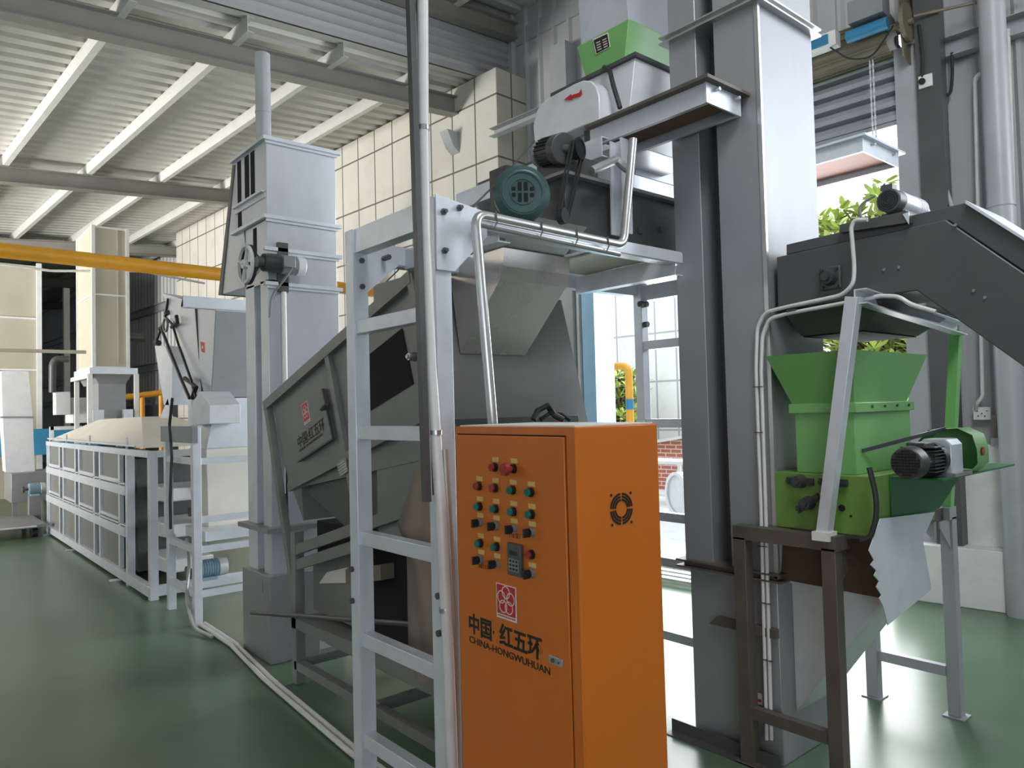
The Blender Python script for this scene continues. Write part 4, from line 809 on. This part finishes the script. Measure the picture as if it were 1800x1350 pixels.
MB().box(sx, sx + .05, 2.6, 4.24, .09, .14).build('base_rail', m_['grey'], se); MB().box(sx + SW - .06, sx + SW - .02, 2.6, 4.24, .09, .14).build('base_rail', m_['grey'], se)
MB().box(sx + .03, sx + SW - .05, 4.2, 4.24, .1, .15).build('base_rail', m_['grey'], se); MB().box(sx + .03, sx + SW - .05, 3.3, 3.34, .1, .15).build('base_rail', m_['grey'], se)
MB().prism([s2(4.0, .68, .1), s2(3.75, .745, .1), s2(3.75, .66, .1), s2(4.1, .6, .1)], (.3, 0, 0)).build('pale_deflector', m_['hood'], se, 'pale deflector sheet')
MB().prism([s2(3.73, .74, .08), s2(3.35, .82, .08), s2(3.35, .74, .08), s2(3.73, .66, .08)], (.3, 0, 0)).build('screen_frame', m_['canvas'], se)
mb = MB(); mb.prism([s2(4.62, 1.33, .1), s2(4.34, 1.33, .1), s2(4.30, .95, .1)], (.25, 0, 0)); mb.build('outlet_funnel', m_['grey'], se)
tag(MB().cyl(PX(443, 1077, 1.78), PX(722, 1090, 1.78) + V(0, -.1, 0), .013, n=12).build('loose_steel_pipe', m_['dark']), 'long dark steel pipe lying across the separator tray', 'pipe')
# canvas sleeve
mb = MB(); rings = []
sleeve = [((752, 800), .03), ((746, 858), .07), ((738, 925), .115), ((746, 968), .09), ((749, 1020), .088), ((752, 1080), .092), ((754, 1140), .1), ((757, 1185), .085)]
for ((px_, py_), r) in sleeve:
    cc = PX(px_, py_, 1.73); rings.append([V(cc.x + .75 * r * math.cos(t) * (1 + .14 * math.sin(5 * t + cc.z * 9)), cc.y + r * math.sin(t) * (1 + .12 * math.sin(4 * t + cc.z * 14)), cc.z + .012 * math.sin(3 * t)) for t in [2 * math.pi * k / 36 for k in range(36)]])
vs_ = [v for g in rings for v in g]; mb.add(vs_, [tuple(range(36))] + [(i * 36 + k, i * 36 + (k + 1) % 36, (i + 1) * 36 + (k + 1) % 36, (i + 1) * 36 + k) for i in range(len(rings) - 1) for k in range(36)])
tag(mb.build('canvas_sleeve', m_['canvas'], angle=80), 'dusty brown canvas sleeve hanging behind the ladder rungs', 'canvas sleeve')
rp = thing('floor_conduits', 'pair of pale cable pipes lying on the floor past the separator legs', 'floor pipe', V(1.6, 4, 0))
for dx in (0, .035): MB().tube([V(1.84 + dx, 5.9, .02), V(1.83 + dx, 5.2, .02), V(1.74 + dx, 4.4, .02), V(1.66 + dx, 3.2, .02), V(1.62 + dx, 2.1, .02)], .014, 8).build('pipe_run', m_['pvc'], rp)
tag(MB().tube([PY(938, 738, 2.45), PY(945, 722, 2.45), PY(962, 713, 2.45), PY(969, 722, 2.45), PY(975, 730, 2.4), PY(990, 738, 2.38)], .014, 8).tube([PY(950, 738, 2.5), PY(965, 727, 2.5), PY(985, 727, 2.5), PY(1001, 738, 2.5)], .01, 8).build('black_hose', m_['rubber']), 'loops of black hose behind the top of the orange cabinet', 'hose')
# ================================================================== left bucket elevator
le = thing('bucket_elevator', 'silver steel bucket elevator with a large spoked belt wheel, left of the separator', 'bucket elevator', V(2.2, 5.0, 0))
lx = 1.93
MB().box(lx, lx + .5, 4.72, 5.32, 2.93, 3.44).build('head_box', m_['galv'], le, bevel=.003)
MB().box(lx, lx + .5, 4.72, 5.1, 2.48, 2.9).build('head_section', m_['galv'], le, bevel=.003)
MB().box(lx + .12, lx + .51, 4.72, 5.1, 0, 2.48).build('main_casing', m_['galv'], le, bevel=.003)
MB().box(lx, lx + .1, 4.72, 4.85, 0, 2.5).build('corner_leg', m_['galv'], le, bevel=.003)
MB().box(lx, lx + .1, 4.96, 5.12, 0, 2.5).build('corner_leg', m_['silver'], le, bevel=.003)
MB().box(lx + .05, lx + .12, 4.85, 4.96, .5, 2.5).build('slot_back', m_['mid'], le)
MB().cyl((lx + .1, 4.705, 1.6), (lx + .1, 4.705, 2.42), .018, n=12).build('bright_corner_pipe', m_['white'], le)
for z in (3.44, 2.915, 2.7, 2.47):
    mb = MB().box(lx - .03, lx + .53, 4.69, 4.72, z - .012, z + .012)
    if z > 2.9: mb.box(lx - .029, lx, 4.72, 5.32, z - .011, z + .011)
    mb.box(lx - .01, lx + .51, 4.705, 4.72, z - .03, z - .012); mb.build('flange', m_['silver'], le)
MB().box(lx - .03, lx, 4.74, 5.28, 3.085, 3.10).box(lx - .008, lx, 4.74, 5.28, 3.05, 3.09).build('flange', m_['silver'], le)
mb = MB()
for (a, b, z0, z1) in ((5.02, 5.10, 3.11, 3.42), (4.92, 4.99, 3.11, 3.42), (5.17, 5.24, 2.93, 3.42), (4.90, 4.96, 2.62, 2.88)): mb.box(lx - .002, lx + .004, a, b, z0, z1)
mb.build('dark_slots', m_['void'], le)
# slanted outlet duct on the far side
a_, b_, c2_, d2_ = V(lx, 5.66, 3.45), V(lx, 5.3, 3.45), V(lx, 5.13, 2.42), V(lx, 5.78, 2.5)
d2_ = PX(386, 517, lx)
MB().prism([PX(413, 290, lx), V(lx, 5.28, 3.43), PX(431, 432, lx), PX(430, 505, lx), PX(386, 519, lx)], (.42, 0, 0)).build('outlet_duct', m_['galv'], le, bevel=.003)
MB().prism([PX(410, 290, lx) + V(-.006, 0, 0), PX(414, 290, lx) + V(-.006, 0, 0), PX(391, 519, lx) + V(-.006, 0, 0), PX(385, 519, lx) + V(-.006, 0, 0)], (.43, 0, 0)).build('duct_edge', m_['dark'], le)
MB().box(lx + .03, lx + .12, 4.9, 5.12, .02, .56)
MB().box(lx - .04, lx + .3, 4.66, 5.14, 0.0, .56).build('boot', m_['mid'], le, bevel=.004)
MB().box(lx - .06, lx + .32, 4.64, 5.16, .84, .87).build('boot_flange', m_['mid'], le)
MB().box(lx - .045, lx - .04, 4.78, 4.84, .44, .52).build('paper_tag', m_['mid'], le)
MB().prism([V(lx - .03, 4.72, .84), V(lx - .03, 4.72, 1.1), V(lx - .03, 5.0, 1.1)], (.1, 0, 0))
hd = thing('elevator_drive', 'spoked belt wheel and small grey motor mounted on the left elevator', 'motor drive', V(2.0, 4.8, 2.5))
wc = PX(434, 465, 1.82); 
wh = MB().ring(wc, (-1, 0, 0), .128, .112, .02, n=36).ring(wc, (-1, 0, 0), .03, .008, .03, n=18)
for k in range(4): t = R(20 + 90 * k); e = V(0, math.cos(t), math.sin(t)); wh.bar(wc + e * .02 + V(-.01, 0, 0), wc + e * .118 + V(-.01, 0, 0), .012, .02, up=(1, 0, 0))
wh.build('belt_wheel', m_['white'], hd)
MB().ring(wc + V(.004, 0, 0), (1, 0, 0), .132, .122, .016, n=36).build('wheel_belt', m_['rubber'], hd)
mc2 = PY(476, 462, 4.66); mc2 = V(1.9, 4.62, PY(476, 462, 4.62).z)
MB().cyl((1.83, wc.y, wc.z), (1.94, wc.y, wc.z), .02, n=12).build('wheel_shaft', m_['dark'], hd)
MB().loft([V(1.86, wc.y, wc.z + .085), V(1.87, wc.y, wc.z + .085), V(1.87, wc.y, wc.z - .085), V(1.86, wc.y, wc.z - .085)], [V(1.86, 4.65, mc2.z + .03), V(1.87, 4.65, mc2.z + .03), V(1.87, 4.65, mc2.z - .03), V(1.86, 4.65, mc2.z - .03)]).build('guard_plate', m_['silver'], hd)
mb = MB(); 
for s in (1, -1): mb.bar(V(1.83, wc.y, wc.z + s * .128), V(1.83, 4.63, mc2.z + s * .036), .01, .008)
mb.build('drive_belts', m_['rubber'], hd)
MB().cyl((1.82, 4.63, mc2.z), (1.86, 4.63, mc2.z), .036, n=18).build('small_pulley', m_['dark'], hd)
MB().cyl((1.86, 4.63, mc2.z), (1.98, 4.63, mc2.z), .058, n=24).build('gearbox', m_['motor'], hd, bevel=.006)
MB().cyl((1.98, 4.63, mc2.z), (2.08, 4.63, mc2.z), .062, n=24).box(1.97, 2.05, 4.55, 4.6, mc2.z - .03, mc2.z + .045).build('motor_body', m_['mid'], hd, bevel=.004)
MB().cyl((2.08, 4.63, mc2.z), (2.14, 4.63, mc2.z), .066, .06, n=24).build('fan_cowl', m_['guard'], hd, bevel=.006)
MB().box(1.99, 2.06, 4.69, 4.72, mc2.z - .17, mc2.z + .16).build('mounting_channel', m_['dark'], hd)
tag(MB().tube([(2.03, 4.56, mc2.z - .03), (1.98, 4.6, mc2.z - .12), (1.93, 4.66, mc2.z - .2), (1.92, 4.68, mc2.z - .35)], .007, 6, .05).build('drive_cable', m_['mid']), 'grey cable looping down from the small motor on the left elevator', 'cable')
tag(MB().cyl(V(2.15, 5.3, 3.44), V(2.15, 5.3, 4.30), .055, n=22).cyl(V(2.15, 5.3, 3.85), V(2.15, 5.3, 3.865), .059, n=22).build('vent_pipe', m_['column']), 'round grey vent pipe rising from the top of the left elevator', 'pipe')
tag(MB().sweep(Cp(-.06, .095, .006), (1.86, 6.3, 2.55), (2.6, 6.3, 2.55)).build('support_channel', m_['silver']), 'horizontal grey channel below the outlet duct of the left elevator', 'channel')
# ================================================================== second machine: silver hopper with linkage
hm = thing('silver_hopper_machine', 'silver sloping hopper with a small red badge and a rocker linkage', 'hopper machine', V(2.3, 6.3, .3))
Yh = 6.3
hp = lambda x, y, Y=Yh: PY(x, y, Y)
MB().loft([V(2.12, 6.3, 2.5), V(2.6, 6.3, 2.5), V(2.6, 7.4, 2.74), V(2.0, 7.4, 2.78)], [V(2.07, 6.3, 1.76), V(2.6, 6.3, 1.76), V(2.6, 6.55, 1.76), V(2.08, 6.6, 1.76)]).build('hopper_body', m_['galv'], hm, bevel=.003)
MB().loft([V(2.06, 6.28, 1.75), V(2.6, 6.28, 1.75), V(2.6, 6.7, 1.75), V(2.06, 6.7, 1.75)], [V(2.09, 6.28, 1.64), V(2.6, 6.28, 1.64), V(2.6, 6.7, 1.64), V(2.09, 6.7, 1.64)]).build('throat_collar', m_['silver'], hm)
MB().loft([V(2.09, 6.28, 1.64), V(2.6, 6.28, 1.64), V(2.6, 6.7, 1.64), V(2.09, 6.7, 1.64)], [V(2.03, 6.28, 1.34), V(2.6, 6.28, 1.34), V(2.6, 6.7, 1.34), V(2.03, 6.7, 1.34)]).build('throat', m_['silver'], hm)
MB().loft([V(2.02, 6.28, 1.34), V(2.6, 6.28, 1.34), V(2.6, 6.7, 1.34), V(2.02, 6.7, 1.34)], [V(2.03, 6.28, .5), V(2.6, 6.28, .5), V(2.6, 6.7, .5), V(2.03, 6.7, .5)]).build('lower_duct', m_['hood'], hm, 'pale beige lower duct', bevel=.01)
MB().prism([(2.125, 6.298, 2.49), (2.6, 6.298, 2.49), (2.6, 6.298, 1.765), (2.077, 6.298, 1.765)], (0, -.004, 0)).build('front_shade_panel', m_['mid'], hm, 'darker grey sheet standing in for the shade on the hopper front')  # added sheet, the hopper front's shade put into a darker grey
# badge on side face
def side(u, v): # point on the slanted left side face
    a = V(2.12, 6.3, 2.5).lerp(V(2.0, 7.4, 2.78), u); b = V(2.07, 6.3, 1.76).lerp(V(2.08, 6.6, 1.76), u); return a.lerp(b, v)
def sidepoly(l, d): return [side(u, v) + V(-d, 0, 0) for u, v in l]
MB().prism(sidepoly([(.20, .40), (.33, .40), (.33, .53), (.20, .53)], .004), (-.002, 0, 0)).build('badge_border', m_['hood'], hm)
MB().prism(sidepoly([(.215, .41), (.315, .41), (.315, .52), (.215, .52)], .006), (-.002, 0, 0)).build('red_badge', m_['red'], hm)
MB().prism(sidepoly([(.25, .45), (.28, .45), (.28, .48), (.25, .48)], .008), (-.001, 0, 0)).build('badge_mark', m_['hood'], hm)
MB().bar(side(.33, 0) + V(-.008, 0, 0), side(.6, 1) + V(-.008, 0, 0), .012, .018, up=(1, 0, 0)).build('seam_strip', m_['dark'], hm)
# rocker linkage, all dark rods
def rod(pts, r=.012, nm='linkage_rod', mm='black'): return MB().tube([PX(x, y, 2.0) for x, y in pts], r, 8).build(nm, m_[mm], hm)
rod([(295, 525), (290, 560), (275, 600)]); rod([(293, 560), (303, 570), (315, 610), (335, 665), (345, 700)]); rod([(283, 575), (300, 620), (320, 670), (333, 700)], .015)
rod([(302, 575), (312, 568), (310, 555)], .018); rod([(274, 602), (279, 603)], .028, 'linkage_joint'); rod([(293, 551), (295, 549)], .025, 'linkage_joint'); rod([(281, 578), (283, 580)], .02, 'linkage_joint')
rod([(325, 665), (345, 680), (338, 700)], .02, 'linkage_joint'); MB().ring(PX(293, 571, 2.0), (-1, 0, 0), .07, .058, .02).build('linkage_wheel', m_['mid'], hm)
x_ = 2.05
MB().prism([PX(272, 608, x_), PX(290, 608, x_), PX(303, 640, x_), PX(302, 712, x_), PX(288, 712, x_)], (.25, 0, 0)).build('blue_grey_chute', m_['silver'], hm, 'blue-grey tapering chute')
MB().prism([PX(281, 735, x_), PX(295, 700, x_), PX(300, 735, x_)], (.02, 0, 0)).build('side_plate', m_['guard'], hm)
MB().box(2.1, 2.5, 6.9, 7.0, 1.5, 1.95).build('rear_casing', m_['guard'], hm)
MB().prism([PX(335, 748, 1.98), PX(335, 715, 1.98), PX(350, 688, 1.98), PX(368, 712, 1.98), PX(368, 745, 1.98)], (.25, 0, 0)).build('drive_casing', m_['guard'], hm, bevel=.004)
# ------------------------------------------------------------------ stand in front of it
s1 = thing('tiered_stand', 'silver steel stand with two shelves under the silver hopper', 'stand', V(2.1, 6.3, 0))
for (x, y, z0, z1) in ((1.84, 5.95, 0, 1.52), (1.84, 6.62, 0, .62), (1.84, 6.68, .62, 1.52), (2.6, 5.95, 0, .62), (2.6, 6.62, 0, .62)):
    MB().box(x - .03, x + .03, y - .03, y + .03, z0, z1).build('leg' if z0 == 0 else 'upright', m_['silver'], s1, bevel=.002)
for z in (1.28, .83, .6, .26): MB().box(1.87, 2.6, 5.93, 5.97, z - .05, z).build('cross_rail', m_['silver'], s1)
for z in (.6, .26): MB().box(1.82, 1.86, 5.98, 6.6, z - .05, z).build('side_rail', m_['silver'], s1)
MB().box(1.82, 1.86, 5.98, 6.65, 1.23, 1.28).build('side_rail', m_['silver'], s1)
MB().box(1.8, 1.84, 5.9, 6.75, 1.4, 1.53).build('top_board', m_['mid'], s1)
MB().box(1.92, 2.7, 6.0, 6.5, .62, .70).build('steel_tray', m_['silver'], s1, bevel=.003)
tag(MB().tube([PX(303, 700, 1.8), PX(298, 745, 1.8), PX(302, 800, 1.79), PX(299, 880, 1.79), PX(300, 930, 1.79)], .012, 8).build('hanging_cable', m_['rubber']), 'black cable hanging down the inside of the tiered stand', 'cable')
tag(MB().tube([V(1.9, 6.4, .6), V(1.86, 6.2, .4), V(1.8, 6.1, .2), V(1.76, 5.8, .03), V(1.8, 5.5, .02)], .013, 8, .1).build('floor_cable', m_['conduit']), 'grey flexible cable drooping from the tiered stand onto the floor', 'cable')
def smotor(nm, lab, c, r, L_, mm, g=None):
    t = thing(nm, lab, 'motor', c - V(0, 0, r), 'small motors along the sieve line'); c = Vector(c)
    mb = MB().cyl(c - V(0, 0, 0), c + V(L_ * .7, 0, 0), r * .92, n=22)
    for k in range(8): mb.ring(c + V(L_ * (.05 + .08 * k), 0, 0), (1, 0, 0), r, r * .8, L_ * .03, n=22)
    mb.build('motor_body', m_[mm], t); MB().cyl(c + V(L_ * .7, 0, 0), c + V(L_, 0, 0), r * 1.02, r * .92, n=22).build('fan_cowl', m_['guard'], t, bevel=.005)
    MB().cyl(c - V(.06, 0, 0), c, .02, n=12).build('shaft', m_['dark'], t); MB().cyl(c - V(.08, 0, 0), c - V(.05, 0, 0), r * .55, n=18).build('pulley', m_['dark'], t)
    MB().box(c.x + .02, c.x + L_ * .6, c.y - r, c.y + r, c.z - r * 1.15, c.z - r * .8).build('foot', m_[mm], t); return t
mc3 = PY(345, 1002, 6.3); smotor('small_motor', 'pale blue motor on the bottom rail of the tiered stand', mc3, .075, .24, 'bluemotor')
mc4 = PY(357, 850, 7.2); smotor('small_motor', 'blue-grey motor behind the upper part of the tiered stand', mc4 , .08, .22, 'bluemotor')
mc5 = PY(348, 898, 7.2); smotor('small_motor', 'green-grey motor behind the middle of the tiered stand', mc5, .08, .22, 'bgreen')
# ================================================================== long lattice sieve bank
sb = thing('sieve_bank', 'long silver framed bank of grey panels under a cream fabric hood', 'sieve machine', V(2.3, 9.8, 0))
bx = 1.78; Y0, Y1 = 7.05, 12.4
def fbar(x0, x1, y0, y1, z0, z1, nm='frame_bar'): return MB().box(x0, x1, y0, y1, z0, z1).build(nm, m_['silver'], sb, bevel=.002)
ZT2 = 1.31
for y in (7.07, 7.86, 12.38): fbar(bx, bx + .07, y - .035, y + .035, 0, ZT2, 'post')
fbar(bx + .9, bx + .97, 7.035, 7.105, 0, ZT2, 'post'); fbar(bx + .9, bx + .97, 12.3, 12.37, 0, ZT2, 'post')
edges = [7.95, 8.15, 9.02, 9.30, 10.13, 10.36, 11.16, 11.42, 12.24]
cols = [(8.15, 9.02), (9.30, 10.13), (10.36, 11.16), (11.42, 12.24)]
for z0, z1 in ((ZT2 - .06, ZT2), (.86, .95), (.46, .55), (.03, .12)):
    fbar(bx - .01, bx + .05, 7.9 if z0 < 1 and z0 > .2 else 7.05, Y1, z0, z1, 'long_rail')
    if z0 > 1 or z0 < .2: fbar(bx + .05, bx + .97, 7.04, 7.1, z0, z1, 'end_rail')
for z0 in (.86, .46): fbar(bx, bx + .04, 7.9, Y1, z0 + .1, z0 + .115, 'rail_lip')
for (a, b) in cols:
    for (z0, z1) in ((1.0, 1.25), (.62, .86), (.12, .46)):
        pz = MB().box(bx + .03, bx + .045, a, b, z0, z1).build('grey_panel', m_['grey'], sb)
    for y in (a, b): fbar(bx, bx + .04, y - .03, y + .03, .1, 1.26, 'mullion')
    for z in (1.0, .62): fbar(bx + .005, bx + .04, a, b, z - .03, z, 'panel_sill')
MB().box(bx + .12, bx + .8, 7.95, 12.3, .1, 1.2).build('inner_body', m_['dark'], sb)
for z in (.95, .62, .3): MB().loft([V(bx + .2, 7.2, z), V(bx + .6, 7.2, z), V(bx + .6, 7.9, z), V(bx + .2, 7.9, z)], [V(bx + .2, 7.2, z - .12), V(bx + .6, 7.2, z - .12), V(bx + .6, 7.9, z - .16), V(bx + .2, 7.9, z - .16)]).build('outlet_spout', m_['guard'], sb, bevel=.01)
mb = MB(); xa, xb_, ya, yb_ = bx + .02, bx + 1.1, 7.3, 12.3; 
base = [V(xa, ya, 1.33), V(xb_, ya, 1.33), V(xb_, yb_, 1.33), V(xa, yb_, 1.33)]; top = [V(xa + .45, ya + 1.9, 1.62), V(xb_ - .3, ya + 1.9, 1.62), V(xb_ - .3, yb_ - .9, 1.6), V(xa + .45, yb_ - .9, 1.6)]
MB().loft(base, top).build('cream_hood', m_['hood'], sb, angle=10)
mb = MB().tube([V(bx + .02, 7.6, 1.34), V(bx, 12.3, 1.35)], .01, 8)
for y in (7.9, 9.6, 11, 12): mb.bar(V(bx + .02, y, 1.31), V(bx + .02, y, 1.42), .02)
mb.build('hood_rail', m_['silver'], sb)
for y in (8.2, 10.5, 12.2): MB().box(bx - .08, bx + .02, y - .04, y + .04, 0, .01).build('foot_plate', m_['silver'], sb)
# ------------------------------------------------------------------ beige tower behind
tw = thing('beige_tower', 'tall square beige panelled duct tower with silver corner strips behind the sieve bank', 'duct tower', V(2.5, 12.5, 1.6))
tx0, tx1, ty0, ty1 = PY(163, 395, 12).x, PY(223, 403, 12).x, 12.0, 13.1
MB().box(tx0, tx1, ty0, ty1, 2.35, 4.4).build('tower_panels', m_['cream'], tw)
mb = MB()
for x in (tx0, tx1):
    for y in (ty0, ty1): mb.box(x - .02, x + .025, y - .02, y + .025, 2.35, 4.43)
for z in (2.36, 3.42, 4.41): mb.box(tx0 - .015, tx1 + .015, ty0 - .015, ty1 + .015, z - .012, z + .012)
mb.build('corner_strips', m_['white'], tw)
MB().box(tx0 + (tx1 - tx0) * .7, tx0 + (tx1 - tx0) * .73, ty0 - .012, ty0, 2.4, 4.4).build('seam_strip', m_['cream'], tw)
MB().box(tx0 - .06, tx1 + .12, ty0 - .06, ty1, 2.26, 2.35).build('base_frame', m_['silver'], tw)
MB().loft([V(tx0, ty0, 2.26), V(tx1 + .05, ty0, 2.26), V(tx1 + .05, ty1, 2.26), V(tx0, ty1, 2.26)], [V(tx0 + .07, ty0 + .05, 2.12), V(tx1 - .02, ty0 + .05, 2.12), V(tx1 - .02, ty1, 2.12), V(tx0 + .07, ty1, 2.12)]).build('neck', m_['mid'], tw)
MB().box(tx0 + .07, tx1 - .02, ty0 + .05, ty1 - .2, 1.62, 2.12).build('lower_duct', m_['mid'], tw)
for x in (tx0 + .05, tx1 - .02): MB().box(x - .06, x + .06, ty0 - .1, ty0 + .02, 1.58, 1.74).build('bracket_block', m_['silver'], tw)
tw2 = thing('tower_frame', 'white steel frame holding up the beige tower', 'frame', V(2.4, 12.3, 0))
for (x, y) in ((PX(135, 655, 2.3).x, 13.2), (tx0 - .06, 11.95), (tx1 + .1, 11.95)): MB().box(x - .03, x + .03, y - .03, y + .03, 0, 2.26).build('post', m_['white'], tw2)
MB().box(tx0 - .09, tx0 - .03, 11.95, 13.2, 2.2, 2.26).build('rail', m_['white'], tw2)
# ------------------------------------------------------------------ yellow pipes and left background
yg = thing('yellow_gas_main', 'large yellow gas pipe crossing the hall high at the left', 'pipe', V(3, 9.6, 3.4))
ya_, yb2 = PY(-60, 433, 9.6), PY(655, 512, 9.6)
MB().cyl(ya_, yb2, .085, n=20).build('pipe_run', m_['yellow'], yg)
tag(MB().tube([PY(-30, 461, 12.2), PY(90, 476, 12.2), PY(250, 477, 12.2), PY(360, 498, 12.2)], .018, 8).build('thin_hose', m_['pvc']), 'thin pale hose slung below the large yellow gas pipe', 'hose')
tag(MB().cyl(PY(-30, 615, 11.7), PY(151, 619, 11.7), .025, n=10).build('thin_yellow_pipe', m_['cream']), 'thin tan pipe running to the beige tower from the left edge', 'pipe')
yr = thing('yellow_pipe_frame', 'yellow pipe frame behind the beige tower', 'pipe', V(4, 13.5, 0))
MB().cyl(PY(205, 700, 13.4), PY(288, 690, 13.4), .05, n=12).build('pipe_run', m_['yellow'], yr)
for x in (250, 283): p = PY(x, 695, 13.4); MB().cyl(p, V(p.x, p.y, 0), .04, n=12).build('upright', m_['yellow'], yr)
# dark opening in the far wall
struct(MB(BF).box(6.55, 6.7, 17.6, 24, 0, 1.95).build('door_1', m_['dark']))
fc_ = thing('inclined_feed_duct', 'pale grey sloping sheet duct with a base box at the far left edge', 'duct', V(1.7, 14, 0))
MB().prism([PY(2, 652, 14), PY(51, 652, 14), PY(58, 733, 14), PY(62, 835, 14), PY(10, 830, 14), PY(4, 735, 14)], (0, .4, 0)).build('duct_body', m_['guard'], fc_, bevel=.004)
MB().prism([PY(2, 732, 13.98), PY(60, 732, 13.98), PY(60, 735, 13.98), PY(2, 735, 13.98)], (0, .4, 0)).build('duct_flange', m_['mid'], fc_)
MB().box(1.5, 2.1, 13.7, 14.6, .35, .80).build('base_box', m_['mid'], fc_, bevel=.004)
for x in (1.55, 2.05): MB().box(x - .03, x + .03, 13.75, 13.8, 0, .35).build('leg', m_['mid'], fc_)
mcc = PY(50, 860, 13.4); MB().box(mcc.x, mcc.x + .15, mcc.y - .08, mcc.y + .08, 0, mcc.z - .1).build('plinth', m_['mid'], smotor('small_motor', 'blue motor low on the floor beside the far left duct', mcc, .09, .22, 'bluemotor'))
tag(MB().box(-1, 3.3, 16.8, 17.0, .95, 1.45).build('blue_beam', m_['blue']), 'long blue horizontal machine beam behind the far left duct', 'beam')
dl_ = thing('flat_trolley', 'low grey flat trolley on the floor at the far left', 'trolley', V(1.55, 12.6, 0))
MB().box(.9, 1.72, 12.0, 13.4, .14, .18).build('deck', m_['mid'], dl_, bevel=.003); MB().tube([(1.0, 12.0, .16), (1.6, 12.0, .16)], .015, 8).build('front_bar', m_['silver'], dl_)
for x in (1.0, 1.6):
    for y in (12.15, 13.2): MB().cyl((x - .03, y, .06), (x + .03, y, .06), .06, n=16).build('wheel', m_['rubber'], dl_)
# packing machine behind the sieve bank
pm = thing('packing_machine', 'white cabinet machine on a low frame behind the far end of the sieve bank', 'machine', V(2.3, 15, 0))
p = PY(120, 715, 15)
MB().box(p.x + .05, p.x + .75, 14.9, 15.6, 1.55, 2.0).build('white_cabinet', m_['white'], pm, bevel=.01)
MB().box(p.x - .22, p.x + .0, 14.8, 15.1, 1.7, 2.1).build('control_box', m_['guard'], pm, bevel=.005)
for z in (1.5, 1.3, 1.1): MB().box(p.x - .3, p.x + .8, 14.8, 14.86, z - .06, z).build('rail', m_['white'], pm)
for x in (p.x - .28, p.x + .2, p.x + .75): MB().box(x - .03, x + .03, 14.8, 14.86, 0, 1.5).build('leg', m_['white'], pm)
MB().tube([PY(92, 690, 14.8), PY(92, 640, 14.8), PY(98, 631, 14.8), PY(121, 631, 14.8)], .055, 12, .08).build('dark_elbow_duct', m_['dark'], pm)
tag(MB().cyl(PY(221, 592, 12.5), PY(252, 594, 12.5), .065, n=14).build('stub_duct', m_['dark']), 'short dark round duct sticking out right of the beige tower', 'duct')
tag(MB(BF).bar((4.3, 19, 0), (4.3, 19, 4.6), .12).build('far_column', m_['column']), 'slim grey column in the far left distance behind the beige tower', 'column')
